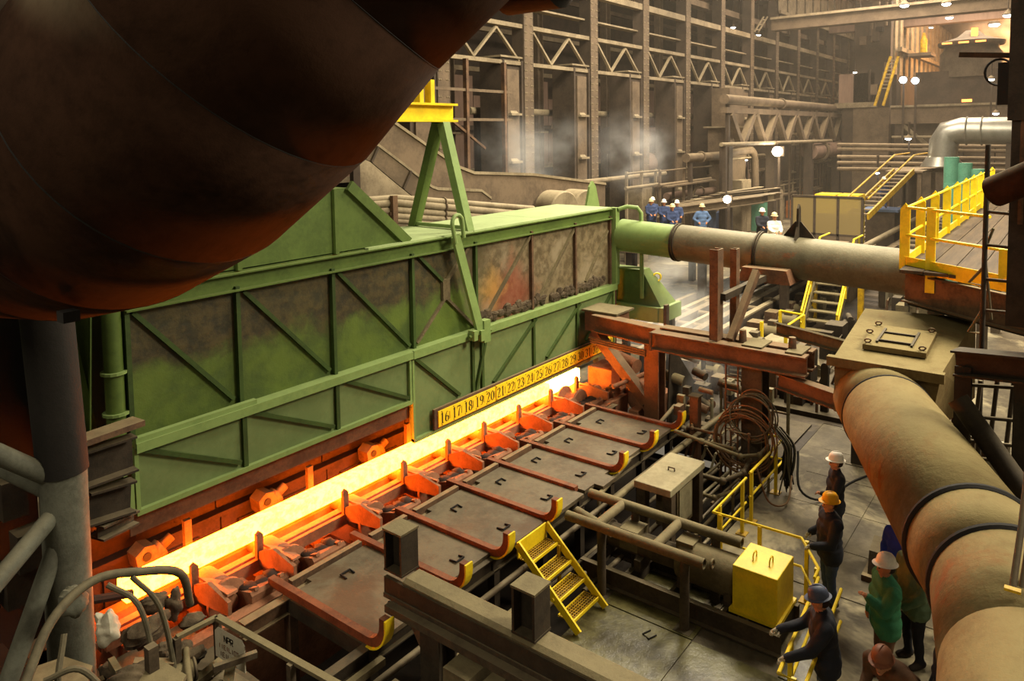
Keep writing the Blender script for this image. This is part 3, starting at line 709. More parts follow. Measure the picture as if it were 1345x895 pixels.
# ================================================================== yellow steps
st = thing('yellow_steps', 'yellow steel steps with four grating treads up to the cover plates', 'steps', (9.85, 6.7, 0))
for x in (9.42, 10.24):
    MB().bar((x, 6.08, .06), (x, 7.28, 1.12), .035, .13, (0, 0, 1)).build('stringer', 'yellow', st)
MB().box(9.42, 10.24, 7.26, 7.29, .88, 1.14).build('top_riser', 'yellow', st)
def grating(x0, x1, y0, y1, z, parent):
    t = MB().box(x0, x1, y0 - .012, y0 + .012, z - .035, z + .012).box(x0, x1, y1 - .01, y1 + .01, z - .03, z + .005).build('tread', 'yellow', parent)
    mb = MB()
    nx = 13
    for i in range(nx + 1):
        x = x0 + (x1 - x0) * i / nx; mb.box(x - .003, x + .003, y0, y1, z - .02, z)
    for i in range(1, 6):
        y = y0 + (y1 - y0) * i / 6; mb.box(x0, x1, y - .003, y + .003, z - .018, z - .002)
    mb.build('grating', 'yellow_worn', t)
for i in range(4):
    z = .2 + .225 * i; y = 6.2 + .27 * i
    grating(9.44, 10.22, y, y + .28, z, st)
for x in (9.4, 10.26): MB().cyl((x - .03, 6.55, .45), (x + .03, 6.55, .45), .035, 10).build('pivot', 'yellow', st, True)
for x in (9.46, 10.2): MB().box(x - .025, x + .025, 6.95, 7.0, 0, .85).build('leg', 'yellow_worn', st)
# ================================================================== pipe bumper frame
pf = thing('pipe_bumper_frame', 'dusty ladder-like pipe frame on round legs beside the steps', 'pipe frame', (11.0, 5.8, 0))
def hollow(p0, p1, r, name, mat, parent):
    d = (V(p1) - V(p0)).normalized(); L = (V(p1) - V(p0)).length
    o = MB().lathe(p0, d, [(r * .8, .06), (r * .8, 0), (r, 0), (r, L), (r * .8, L), (r * .8, L - .08)], 18).build(name, mat, parent, True); return o
hollow((10.57, 7.05, 1.2), (10.57, 4.5, 1.2), .085, 'long_pipe', 'dusty', pf)
hollow((11.5, 7.15, 1.2), (11.5, 4.25, 1.2), .085, 'long_pipe', 'dusty', pf)
hollow((10.95, 7.1, 1.1), (10.85, 6.3, 1.0), .085, 'short_pipe', 'dusty', pf)
for y in (6.45, 5.35): MB().cyl((10.6, y, 1.2), (11.48, y, 1.2), .08, 16).build('cross_pipe', 'dusty', pf, True)
for x, y, z0 in ((10.57, 6.35, 0), (10.57, 4.83, 0), (11.5, 6.2, 0), (11.5, 4.7, 0)):
    MB().cyl((x, y, z0 + .02), (x, y, 1.15), .075, 16).build('leg', 'steel_brown', pf, True)
    MB().box(x - .14, x + .14, y - .14, y + .14, 0, .025).build('foot_plate', 'steel_dark', pf)
# motor on skid
ms = thing('motor_skid', 'rusty beam skid carrying the motor behind the pipe frame', 'skid', (11.2, 5.0, 0))
for x in (10.85, 11.75):
    MB().ch((x, 6.9, .2), (x, 3.4, .2), .34, .1, .02).build('side_channel', 'steel_brown', ms)
for y in (3.5, 4.3, 5.2, 6.0, 6.8): MB().box(10.87, 11.85, y - .03, y + .03, .03, .36).build('cross_plate', 'steel_dark', ms)
mt = thing('drive_motor', 'olive-dusty cylindrical drive motor beside the yellow box', 'motor', (11.3, 5.2, .36))
MB().lathe((11.3, 4.22, .72), (0, 1, 0), [(.30, 0), (.33, .03), (.33, .95), (.30, 1.0)], 22).build('motor_body', 'dusty', mt, True)
MB().lathe((11.3, 5.25, .70), (0, 1, 0), [(.18, 0), (.2, .02), (.2, 1.3), (.24, 1.32), (.24, 1.5), (.1, 1.52)], 20).build('gear_casing', 'steel_brown', mt, True)
MB().box(11.15, 11.5, 4.95, 5.25, .9, 1.08).build('junction_box', 'dusty', mt)
MB().box(11.1, 11.5, 5.95, 6.3, .62, .98).build('coupling_guard', 'dusty', mt)
for y in (4.3, 5.1, 5.9, 6.6): MB().box(11.0, 11.6, y - .06, y + .06, .36, .56).build('foot', 'steel_brown', mt)
MB().torus((11.0, 4.55, .98), (0, 1, 0), .07, .02, 14, 6).build('lifting_eye', 'dusty', mt, True)
# yellow guard box
gbx = thing('guard_box', 'bright yellow sheet-metal guard box with two lifting handles', 'box', (11.32, 3.85, .36))
MB().box(10.95, 11.75, 3.5, 4.2, .40, 1.12).build('box_shell', 'yellow', gbx, bevel=.012)
MB().box(10.91, 11.79, 3.46, 4.24, .36, .42).build('base_flange', 'yellow', gbx)
for y in (3.72, 3.98):
    MB().tube([(11.25, y, 1.11), (11.25, y, 1.19), (11.29, y, 1.23), (11.37, y, 1.23), (11.41, y, 1.19), (11.41, y, 1.11)], .012, 8).build('handle', 'yellow', gbx, True)
# table-like machine stand
tbm = thing('steel_stand', 'dusty steel stand like a table with lifting loop on top', 'stand', (13.2, 6.33, 0))
MB().box(12.4, 13.98, 5.95, 6.72, 1.08, 1.22).build('top_block', 'concrete', tbm, bevel=.015)
for x, y in ((12.55, 6.05), (12.55, 6.6), (13.82, 6.05), (13.82, 6.6)): MB().box(x - .09, x + .09, y - .09, y + .09, 0, 1.08).build('leg', 'steel_brown', tbm)
MB().box(12.9, 13.6, 6.05, 6.5, .2, 1.05).build('cabinet', 'dusty', tbm)
MB().box(12.95, 13.5, 6.02, 6.05, .3, 1.0).build('cabinet_door', 'concrete', tbm)
MB().tube([(13.2, 6.25, 1.21), (13.2, 6.25, 1.28), (13.2, 6.38, 1.28), (13.2, 6.38, 1.21)], .015, 6).build('lifting_loop', 'rust', tbm, True)
for s in (0, 1): MB().prism([(12.62, 6.02, .75), (12.62, 6.02, 1.07), (12.62, 6.25, 1.07)], (.02, 0, 0)).build('gusset', 'steel_brown', tbm)
# ================================================================== yellow handrails
def handrail(name, lab, pts, posts, top=1.05, mid=.55, r=.026, feet=True, group=None, z0=0.0):
    t = thing(name, lab, 'railing', V((pts[0][0], pts[0][1], z0)), group)
    MB().tube([(x, y, z0 + top) for x, y in pts], r, 8).build('top_rail', 'yellow', t, True)
    MB().tube([(x, y, z0 + mid) for x, y in pts], r * .9, 8).build('mid_rail', 'yellow', t, True)
    for (x, y) in posts:
        MB().box(x - .03, x + .03, y - .03, y + .03, z0, z0 + top).build('post', 'yellow', t)
        if feet: MB().box(x - .1, x + .1, y - .1, y + .1, z0, z0 + .02).build('foot_plate', 'yellow_worn', t)
    return t
handrail('handrail', 'yellow tube handrail beside the hanging hoses and pipes', [(16.45, 5.5), (16.5, 5.16), (14.35, 5.16)], [(15.95, 5.16), (14.45, 5.16)])
handrail('handrail', 'yellow tube handrail around the motor with an angled corner', [(14.1, 5.14), (12.45, 5.14), (12.5, 3.6), (11.75, 3.12), (11.45, 3.1)], [(13.9, 5.14), (12.75, 5.14), (12.45, 5.0), (12.47, 4.3), (12.45, 3.5), (11.75, 3.15)])
handrail('handrail', 'yellow tube handrail gripped by the worker in the blue helmet', [(11.5, 3.05), (9.1, 2.88), (9.1, 2.55), (11.4, 2.7)], [(11.3, 3.0), (9.75, 2.93), (9.12, 2.7), (10.6, 2.66)])
# ================================================================== right-hand dusty duct with transition box
rd = thing('dusty_duct', 'large dust-covered tan duct bending down the right side', 'duct', (11, 1.6, 2.3))
RP = [V(p) for p in ((13.95, 2.78, 3.2), (13.1, 2.42, 3.2), (9.5, .86, 3.2), (8.7, .48, 3.2), (7.3, .20, 3.2), (4.0, -.15, 3.2))]
gored(RP, .70, 48, 'duct_dusty', rd, seam=None)
for i in (2, 3):
    MB().torus(V(RP[i]), V(RP[i + 1]) - V(RP[i - 1]), .70, .05, 48, 8).build('joint_ring', 'black', rd, True)
MB().torus(V(RP[1]), V(RP[2]) - V(RP[0]), .70, .025, 48, 8).build('joint_ring', 'black', rd, True)
cdt = thing('conduit_pair', 'pair of thin dark conduits rising past the right edge of the duct', 'conduit', at(1325, 895, D=6.2))
for dx in (0, 13):
    MB().tube([at(1316 + dx, 930, D=6.2), at(1326 + dx, 800, D=6.4), at(1342 + dx, 690, D=6.8), at(1356 + dx, 560, D=7.2)], .028, 10).build('conduit_pipe', 'steel_brown', cdt, True)
MB().box(*[v for a_, b_ in zip(at(1330, 775, D=6.35), (.03, .06, .012)) for v in (a_ - b_, a_ + b_)]).build('yellow_clamp', 'yellow_worn', cdt)
tb = thing('transition_box', 'dusty tapered plenum box with bolted hatch above the right duct', 'plenum', (15, 2.6, 2.2))
MB().add([(13.6, 1.95, 2.75), (13.6, 3.4, 2.95), (16.4, 3.5, 2.9), (16.9, 1.6, 2.6), (13.6, 1.75, 3.95), (13.6, 3.4, 3.95), (16.3, 3.5, 4.25), (16.6, 1.6, 4.25)],
         [(0, 1, 2, 3), (7, 6, 5, 4), (0, 4, 5, 1), (1, 5, 6, 2), (2, 6, 7, 3), (3, 7, 4, 0)]).build('casing', 'duct_dusty', tb)
MB().prism([(14.05, 2.05, 4.02), (14.05, 3.05, 4.02), (15.15, 3.1, 4.14), (15.15, 2.05, 4.14)], (0, 0, .09)).build('hatch', 'duct_dusty', tb)
for a, b in (((14.3, 2.3, 4.16), (14.3, 2.85, 4.16)), ((14.75, 2.3, 4.2), (14.75, 2.85, 4.2)), ((14.2, 2.3, 4.15), (14.95, 2.3, 4.22)), ((14.2, 2.85, 4.15), (14.95, 2.85, 4.22))):
    MB().bar(a, b, .035, .035).build('hatch_bar', 'steel_dark', tb)
for x, y in ((14.12, 2.12), (14.12, 2.98), (15.08, 2.12), (15.08, 3.0), (14.6, 3.05)):
    MB().torus((x, y, 4.06 + (x - 14.05) * .11 + .1), (1, .3, .9), .05, .014, 12, 6).build('eye_bolt', 'rust', tb, True)
MB().box(13.45, 13.6, 1.7, 3.5, 3.8, 3.96).build('front_flange', 'duct_dusty', tb)
for x in (15.6, 16.5):
    for y in (1.75, 2.5): MB().box(x - .08, x + .08, y - .08, y + .08, 0, 2.8).build('support_leg', 'steel_dark', tb)
# ================================================================== raised platform, upper right
PZ = 5.2
pl = thing('raised_platform', 'raised plank platform with yellow kick board at upper right', 'platform', (18, 1.6, 3))
for i in range(6):
    y = .3 + i * .42
    MB().box(15.6 + .04 * i, 34, y, y + .4, PZ - .06, PZ).build('deck_plank', 'deck_wood', pl)
MB().sect((16.45, 2.82, PZ - .03), (14.7, .4, PZ - .03), [(0, -.08), (.02, -.08), (.02, .2), (0, .2)]).build('kick_board', 'yellow', pl)
MB().box(16.4, 34, 2.8, 2.83, PZ - .1, PZ + .17).build('kick_board', 'yellow', pl)
MB().ch((16.55, 2.8, PZ - .45), (14.6, .2, PZ - .45), .6, .12, .03).build('front_girder', 'rust', pl)
MB().ib((16.6, 2.7, PZ - .35), (34, 2.7, PZ - .35), .5, .25, .03).build('side_girder', 'steel_brown', pl)
MB().prism([(16.45, 2.75, PZ - .75), (14.6, .2, PZ - .75), (17.6, .2, PZ - 1.1), (17.9, 2.6, PZ - 1.1)], (0, 0, -.06)).build('soffit', 'steel_dark', pl)
for x in (19, 24, 29, 33.8):
    MB().ib((x, 2.6, 0), (x, 2.6, PZ - .6), .3, .3, .03, (1, 0, 0)).build('support_column', 'steel_brown', pl)
    MB().ib((x, .3, 0), (x, .3, PZ - .06), .3, .3, .03, (1, 0, 0)).build('support_column', 'steel_brown', pl)
pr = thing('platform_railing', 'bright yellow railing of flat posts around the raised platform', 'railing', (16.5, 2.8, PZ))
d0, d1 = V((16.45, 2.8, 0)), V((14.7, .4, 0))
def onf(t): return d0 + (d1 - d0) * t
MB().tube([(16.45, 2.8, PZ + 1.15), (onf(.62).x, onf(.62).y, PZ + 1.15)], .03, 8).build('top_rail', 'yellow', pr, True)
MB().tube([(16.45, 2.8, PZ + .6), (onf(1.0).x, onf(1.0).y, PZ + .6)], .03, 8).build('mid_rail', 'yellow', pr, True)
MB().tube([(16.45, 2.8, PZ + 1.15), (33.5, 2.8, PZ + 1.15)], .03, 8).build('top_rail', 'yellow', pr, True)
MB().tube([(16.45, 2.8, PZ + .6), (33.5, 2.8, PZ + .6)], .03, 8).build('mid_rail', 'yellow', pr, True)
for x in (16.45, 18.2, 20.1, 22, 23.9, 25.8, 27.7, 29.6, 31.5, 33.4):
    MB().prism([(x - .02, 2.74, PZ - .1), (x - .02, 2.92, PZ - .1), (x - .02, 2.92, PZ + 1.12), (x - .02, 2.83, PZ + 1.24), (x - .02, 2.74, PZ + 1.12)], (.04, 0, 0)).build('post', 'yellow', pr)
for t in (.2, .72):
    p = onf(t); MB().box(p.x - .03, p.x + .03, p.y - .08, p.y + .08, PZ - (.45 if t < .5 else .0), PZ + (1.2 if t < .5 else .62)).build('post', 'yellow', pr)
# framework below the platform at the right edge
uf = thing('support_frame', 'dark steel frame with diagonal strut under the platform at right', 'frame', (11.5, 1.0, 0))
MB().ib(at(1256, 475, X=12.0), at(1420, 492, X=11.6), .36, .3, .03).build('top_beam', 'steel_dark', uf)
a = at(1266, 480, X=12.0)
MB().ib((a.x, a.y, 0), (a.x, a.y, a.z), .2, .2, .025, (1, 0, 0)).build('column', 'steel_dark', uf)
a = at(1345, 480, X=11.9)
MB().ib((a.x, a.y, 0), (a.x, a.y, a.z), .2, .2, .025, (1, 0, 0)).build('column', 'steel_dark', uf)
MB().cyl(at(1258, 524, X=11.7), at(1360, 668, X=11.4), .14, 14).build('diagonal_strut', 'steel_dark', uf, True)
for y0, y1 in ((505, 512), (546, 556), (578, 590), (600, 612)): MB().cyl(at(1262, y0, X=12.1), at(1370, y1, X=12.1), .028, 8).build('rail', 'steel_brown', uf, True)
for i in range(3): MB().cyl(at(1288 + 22 * i, 500, X=12.3), at(1276 + 22 * i, 600, X=12.3), .03, 8).build('bar', 'steel_brown', uf, True)
ps = thing('pale_partition', 'pale painted partition glimpsed through the frame under the platform', 'partition', (13.5, .8, 0))
MB().box(12.75, 12.8, .75, 1.4, 0, 3.3).build('partition_sheet', 'white_paint', ps)
MB().box(12.7, 12.83, 1.05, 1.1, 0, 3.3).build('stiffener', 'rust', ps)
# bent pipe ladder beside the platform
ld = thing('pipe_ladder', 'dark bent-pipe ladder standing in front of the platform', 'ladder', at(1290, 480, X=12.5))
a, b = at(1298, 190, X=12.5), at(1289, 470, X=12.5)
MB().cyl(a, b, .035, 10).build('rail', 'steel_dark', ld, True)
for y in (252, 278, 322, 367, 408):
    MB().cyl(at(1296, y, X=12.5), at(1375, y + 8, X=12.2), .024, 8).build('rung', 'steel_dark', ld, True)
MB().tube([at(1293, 350, X=12.5), at(1273, 371, X=12.9), at(1293, 376, X=12.5)], .022, 8).build('bracket', 'dusty', ld, True)
MB().tube([at(1292, 405, X=12.5), at(1272, 436, X=12.9), at(1290, 438, X=12.5)], .022, 8).build('bracket', 'dusty', ld, True)
MB().tube([at(1305, 300, X=12.6), at(1293, 330, X=12.6), at(1302, 420, X=12.6)], .02, 8).build('bracket', 'dusty', ld, True)
MB().cyl((b.x, b.y, 0), b, .035, 8).build('lower_rail', 'steel_dark', ld, True)
# dark column and nozzle at right edge
rc = thing('building_column', 'dark brown building column cut by the right edge', 'column', (12.3, .7, 0))
a = at(1327, 140, X=12.0); b = at(1325, 150, X=12.0)
MB().box(12.0, 12.4, a.y - 1.0, a.y + .03, 8.0, 22).build('column_shaft', 'steel_dark', rc)
for k in range(3): MB().cyl((12.1 + .13 * k, a.y - .15 - .12 * k, 6.6), (12.1 + .13 * k, a.y - .15 - .12 * k, 8.0), .06, 10).build('conduit', 'rust', rc, True)
MB().box(12.05, 12.35, a.y - 1.0, a.y - .02, PZ, 8.0).build('column_base', 'steel_dark', rc)
nz = thing('pipe_nozzle', 'dark grey pipe end poking in at the right edge above the rail', 'pipe', at(1330, 245, D=9))
MB().lathe(at(1306, 252, D=9.6), at(1420, 205, D=8.6) - at(1306, 252, D=9.6), [(.14, .05), (.14, 0), (.2, 0), (.2, 1.6)], 20).build('pipe_body', 'duct_dark', nz, True)
# ================================================================== people
def hide_capsule(mb, p0, r0, p1, r1, n=14):
    p0, p1 = V(p0), V(p1); d = p1 - p0; L = d.length
    if L < 1e-5: d = V((0, 0, 1))
    prof = []
    for i in range(5):
        a = math.pi / 2 * (1 - i / 4.0); prof.append((max(r0 * math.cos(a), .001), -r0 * math.sin(a)))
    for i in range(5):
        a = math.pi / 2 * (i / 4.0); prof.append((max(r1 * math.cos(a), .001), L + r1 * math.sin(a)))
    mb.lathe(p0, d, prof, n)
for nm, c, dk in (('skin', '#b07a58', '#8c5a3e'), ('skin_dark', '#7a4e34', '#5a3824'), ('navy', '#22242c', '#14161c'), ('navy_blue', '#2c3a5c', '#1c2640'), ('denim', '#3f4a5e', '#2a3242'), ('blue_shirt', '#4d6488', '#364a68'), ('green_jacket', '#2f6b48', '#1e4a30'), ('olive_jacket', '#55664a', '#3a4834'), ('brown_coat', '#5a3e28', '#3a2616'), ('black_trouser', '#17161a', '#0c0c0e'), ('boot', '#2a2018', '#15100a'), ('glove', '#a39c86', '#7d7562'), ('hat_white', '#e8e4d6', '#c9c3b0'), ('hat_yellow', '#e8a80e', '#c98a0a'), ('hat_blue', '#4a5266', '#343a4c'), ('hat_tan', '#c8b890', '#a89870'), ('shirt_white', '#d8d4c6', '#b5b0a0'), ('hair', '#2a1c12', '#150e08'), ('royal_blue', '#2a3a9c', '#1c2870'), ('hat_brown', '#7a4a30', '#543020')):
    grime(nm, c, dk, .55 if nm.startswith('hat') else .85, 0, 4, .5, bump=.1 if not nm.startswith('hat') else 0)
def person(loc, heading, label, top='navy', legs='denim', hat='hat_white', hands='skin', skin='skin', larm=None, rarm=None, lean=0.0, headturn=0.0, headtilt=0.0, voxel=.02, scale=1.0, lhip=0.0, bulk=1.0, group=None, nohat=False, fingers=True, seed=0):
    """faces +X before turning; left is +Y. larm/rarm = (elbow, hand) in body space"""
    t = thing('person', label, 'person', loc, group, heading)
    BASE[t.name] = V((0, 0, 0))
    caps = []
    def L(p):  # lean the upper body forward about the pelvis
        p = V(p)
        if p.z > .95 and lean:
            q = p - V((0, 0, .95)); c, s = math.cos(lean), math.sin(lean)
            return V((q.x * c + q.z * s, q.y, .95 - q.x * s + q.z * c))
        return p
    def cap(a, ra, b, rb, m): caps.append((V(a), ra, V(b), rb, m))
    B = bulk
    # torso
    cap(L((0, -.11, 1.38)), .115 * B, L((0, .11, 1.38)), .115 * B, top)
    cap(L((.02, -.08, 1.24)), .135 * B, L((.02, .08, 1.24)), .135 * B, top)
    cap(L((.02, -.07, 1.08)), .135 * B, L((.02, .07, 1.08)), .135 * B, top)
    cap((.01, -.08, .93), .14 * B, (.01, .08, .93), .14 * B, top)
    cap((.01, -.08, .84), .135 * B, (.01, .08, .84), .135 * B, top)
    cap(L((-.01, 0, 1.42)), .085, L((.0, 0, 1.50)), .07, top)
    cap(L((0, 0, 1.48)), .056, L((.015, 0, 1.56)), .056, skin)
    # head in a frame of its own
    hc = L((.02, 0, 1.645)); Hm = Matrix.Rotation(headturn, 3, 'Z') @ Matrix.Rotation(headtilt + lean * .4, 3, 'Y')
    def hd(p): return hc + Hm @ V(p)
    cap(hd((-.025, 0, .02)), .088, hd((.02, 0, .02)), .085, skin)
    cap(hd((.03, 0, -.05)), .066, hd((.055, 0, -.085)), .04, skin)
    cap(hd((.098, 0, .0)), .012, hd((.112, 0, -.032)), .017, skin)
    cap(hd((.085, -.03, .022)), .016, hd((.085, .03, .022)), .016, skin)
    for s in (-1, 1): cap(hd((-.005, s * .088, -.03)), .016, hd((0, s * .088, .01)), .02, skin)
    # legs
    for s, fwd in ((1, lhip), (-1, -lhip)):
        hip = V((0, s * .095, .9)); kn = V((.03 + fwd * .5, s * .115, .5)); an = V((-.01 + fwd, s * .125, .1))
        cap(hip, .105 * B, kn, .075, legs); cap(kn, .075, an, .058, legs)
        cap(an + V((-.03, 0, -.035)), .058, an + V((.14, s * .02, -.055)), .045, 'boot')
    # arms
    arms = []
    for s, a in ((1, larm), (-1, rarm)):
        sh = L((0, s * .19 * B, 1.41))
        if a is None: a = ((-.03, s * .27, 1.13), (.06, s * .27, .88))
        el, ha = L(a[0]) if a[0][2] > .95 else V(a[0]), V(a[1])
        cap(sh, .078 * B, el, .06 * B, top); cap(el, .06 * B, el + (ha - el) * .93, .046 * B, top)
        d = (ha - el).normalized(); arms.append((s, ha, d))
        cap(ha - d * .03, .032, ha + d * .05, .036, hands)
    tmp = MB()
    for a, ra, b, rb, m in caps: hide_capsule(tmp, a, ra, b, rb)
    me = bpy.data.meshes.new('tmp'); me.from_pydata(tmp.v, [], tmp.f); me.update()
    ob = bpy.data.objects.new('tmp', me); COL.objects.link(ob)
    rm = ob.modifiers.new('r', 'REMESH'); rm.mode = 'VOXEL'; rm.voxel_size = voxel
    sm = ob.modifiers.new('s', 'SMOOTH'); sm.factor = .5; sm.iterations = 3
    dg = bpy.context.evaluated_depsgraph_get(); dg.update()
    body = bpy.data.meshes.new_from_object(ob.evaluated_get(dg))
    bpy.data.objects.remove(ob); bpy.data.meshes.remove(me)
    body.name = 'body'
    # cloth folds and material by nearest limb
    nv = len(body.vertices); co = np.empty(nv * 3); body.vertices.foreach_get('co', co); co = co.reshape(-1, 3)
    rng = np.random.RandomState(seed + 3); w = sum(np.sin(co @ rng.normal(0, 26, 3) + rng.uniform(0, 6)) for _ in range(4)) * .0022
    nrm = np.empty(nv * 3); body.vertices.foreach_get('normal', nrm); nrm = nrm.reshape(-1, 3)
    cloth = (co[:, 2] < hc.z - .12)
    co2 = co + nrm * (w * cloth)[:, None]
    body.vertices.foreach_set('co', co2.ravel()); body.update()
    mats = []
    for c in caps:
        if c[4] not in mats: mats.append(c[4])
    for m in mats: body.materials.append(MATS[m])
    nf = len(body.polygons); cen = np.empty(nf * 3); body.polygons.foreach_get('center', cen); cen = cen.reshape(-1, 3)
    best = np.full(nf, 1e9); idx = np.zeros(nf, dtype=np.int32)
    for a, ra, b, rb, m in caps:
        a_, b_ = np.array(a), np.array(b); d = b_ - a_; q = np.clip(((cen - a_) @ d) / max(d @ d, 1e-9), 0, 1)
        dist = np.linalg.norm(cen - (a_ + q[:, None] * d), axis=1) - (ra + (rb - ra) * q)
        k = dist < best; best[k] = dist[k]; idx[k] = mats.index(m)
    body.polygons.foreach_set('material_index', idx); body.polygons.foreach_set('use_smooth', [True] * nf)
    bo = bpy.data.objects.new('body', body); COL.objects.link(bo); bo.parent = t
    BASE[bo.name] = V((0, 0, 0))
    # hands: five bent fingers
    if fingers:
        for s, ha, d in arms:
            mb = MB(); up = V((0, 0, 1)) if abs(d.z) < .9 else V((1, 0, 0))
            sd = d.cross(up).normalized(); un = sd.cross(d).normalized()
            for i in range(4):
                o = sd * (.03 - .02 * i); Lf = (.034, .042, .04, .03)[i]
                p0 = ha + d * .055 + o; p1 = p0 + d * Lf - un * .008; p2 = p1 + d * Lf * .55 - un * Lf * .7
                mb.tube([p0, p1, p2], [.0105, .010, .008], 6)
            th0 = ha + d * .0 + sd * .03 * s; mb.tube([th0, th0 + sd * .03 * s + d * .025 - un * .01, th0 + sd * .035 * s + d * .055 - un * .025], [.013, .012, .009], 6)
            mb.build('fingers', hands, bo, True)
    # eyes, mouth, hair
    mb = MB()
    for s in (-1, 1): mb.lump(hd((.094, s * .032, .0)), .012, .014, .008, 1, 8, 5, 0)
    mb.build('eyes', 'hair', bo, True)
    MB().lump(hd((.088, 0, -.062)), .01, .024, .006, 1, 8, 5, 0).build('mouth', 'hat_brown', bo, True)
    mb = MB()
    mb.lump(hd((-.045, 0, -.005)), .075, .092, .075, 2, 12, 8, .03); mb.build('hair', 'hair', t, True)
    if not nohat:
        hm = Hm @ V((0, 0, 1)); hf = Hm @ V((1, 0, 0)); hs = Hm @ V((0, 1, 0)); bc = hd((-.005, 0, .05))
        n = 28; vs = []; fs = []
        prof = [(1.18, -.004), (1.2, .004), (1.0, .016), (.98, .05), (.88, .095), (.66, .13), (.34, .148), (.02, .152)]
        for r, h in prof:
            for j in range(n):
                a = 2 * math.pi * j / n; bx = .128 * r; by = .112 * r
                if r > 1.05: bx *= 1.16 if math.cos(a) > 0 else 1.02
                vs.append(bc + hf * (bx * math.cos(a)) + hs * (by * math.sin(a)) + hm * h)
        for i in range(len(prof) - 1):
            fs += [(i * n + j, i * n + (j + 1) % n, (i + 1) * n + (j + 1) % n, (i + 1) * n + j) for j in range(n)]
        fs += [tuple(range(n))[::-1], tuple(range((len(prof) - 1) * n, len(prof) * n))]
        ho = MB().add(vs, fs).build('hard_hat', hat, t, True)
        MB().tube([bc + hf * (.12 * math.cos(a)) + hm * (.02 + .136 * math.sin(a)) for a in [math.pi * i / 12 for i in range(1, 12)]], .009, 6).build('hat_ridge', hat, ho, True)
    t.scale = (scale * 1.05,) * 3
    return t
PI = math.pi
def toward(x, y): return math.atan2(y, x)
hB = math.radians(105)   # facing the bar, slightly up the line
person((14.3, 3.5, 0), math.radians(118), 'person in dark navy overalls and white hard hat, farthest back by the rail', 'navy', 'navy', 'hat_white', seed=1, bulk=1.05, larm=((.1, .26, 1.15), (.28, .12, 1.12)))
person((12.62, 3.17, 0), math.radians(125), 'person in yellow hard hat and navy work shirt standing at the handrail', 'navy', 'denim', 'hat_yellow', 'glove', seed=2, bulk=1.28, larm=((.1, .3, 1.12), (.36, .2, 1.05)), rarm=((-.02, -.3, 1.15), (.2, -.32, 1.0)))
person((9.9, 2.5, 0), math.radians(112), 'person in blue hard hat and black jacket reaching over the handrail in gloves', 'navy', 'denim', 'hat_blue', 'glove', seed=3, bulk=1.25, larm=((.2, .3, 1.18), (.52, .34, 1.04)), rarm=((.22, -.2, 1.22), (.58, -.1, 1.1)), lean=.12, headturn=-.1, headtilt=.2)
person((11.2, 2.05, 0), math.radians(122), 'person in green jacket and white hard hat raising one hand to his chest', 'green_jacket', 'brown_coat', 'hat_white', seed=4, bulk=1.3, rarm=((.0, -.3, 1.15), (.12, -.28, .86)), larm=((.12, .26, 1.16), (.3, .16, 1.3)))
person((11.9, 1.80, 0), math.radians(135), 'person in olive jacket and pale hard hat half under the dusty duct', 'olive_jacket', 'black_trouser', 'hat_tan', 'glove', seed=5, bulk=1.28, larm=((.1, .27, 1.12), (.28, .15, .95)), rarm=((.05, -.3, 1.12), (.24, -.2, .92)))
person((12.75, 2.12, 0), math.radians(170), 'person in bright blue jacket mostly hidden behind the dusty duct', 'royal_blue', 'black_trouser', 'hat_white', seed=6)
person((9.9, 1.1, 0), math.radians(130), 'person in dark navy jacket showing only an arm beside the dusty duct', 'navy', 'navy', 'hat_white', seed=7, larm=((-.02, .28, 1.12), (.1, .3, .85)))
person((9.95, 1.62, 0), math.radians(165), 'person in brown coat stooping at the bottom edge below the green jacket', 'brown_coat', 'brown_coat', 'hat_brown', seed=8, lean=.8, bulk=1.15, headtilt=-.2, larm=((.1, .3, 1.15), (.5, .25, .8)), rarm=((.1, -.3, 1.15), (.5, -.25, .8)))
# far group of onlookers on the walkway beyond the green pipe
WZ = 2.62
far = [((857, 262), 'leftmost onlooker in the far group, navy overalls and white hard hat', 'navy_blue', 'hat_white', 38.6), ((872, 265), 'onlooker second from the left in the far group, navy overalls', 'navy_blue', 'hat_white', 37.6), ((883, 271), 'front onlooker of the far group, leaning on the rail in navy overalls', 'navy_blue', 'hat_tan', 36.6), ((889, 266), 'onlooker right of the front man in the far group, navy overalls', 'navy_blue', 'hat_white', 38.4), ((922, 271), 'onlooker in pale blue shirt standing with hands on hips', 'blue_shirt', 'hat_tan', 37), ((1001, 277), 'onlooker in dark navy overalls left of the man in white', 'navy', 'hat_white', 36.5), ((1017, 283), 'onlooker in white coat and tan hard hat beside the pipe lug', 'shirt_white', 'hat_tan', 35.5), ((855, 264), 'onlooker half hidden behind the leftmost man of the far group', 'navy_blue', 'hat_tan', 39.6)]
for i, (pxy, lab, top, hat, D) in enumerate(far):
    p = at(pxy[0], pxy[1], Z=WZ + 1.8)
    arms = dict(larm=((.0, .38, 1.15), (.12, .2, 1.0)), rarm=((.0, -.38, 1.15), (.12, -.2, 1.0))) if 'hips' in lab else dict(larm=((.12, .24, 1.15), (.36, .12, 1.08)), rarm=((.12, -.24, 1.15), (.36, -.12, 1.08)))
    person((p.x, p.y, WZ), math.radians(222), lab, top, 'navy_blue', hat, 'skin', 'skin_dark' if 'hips' in lab else 'skin', voxel=.026, group='onlookers beyond the green pipe', fingers=True, seed=20 + i, bulk=1.1, **arms)
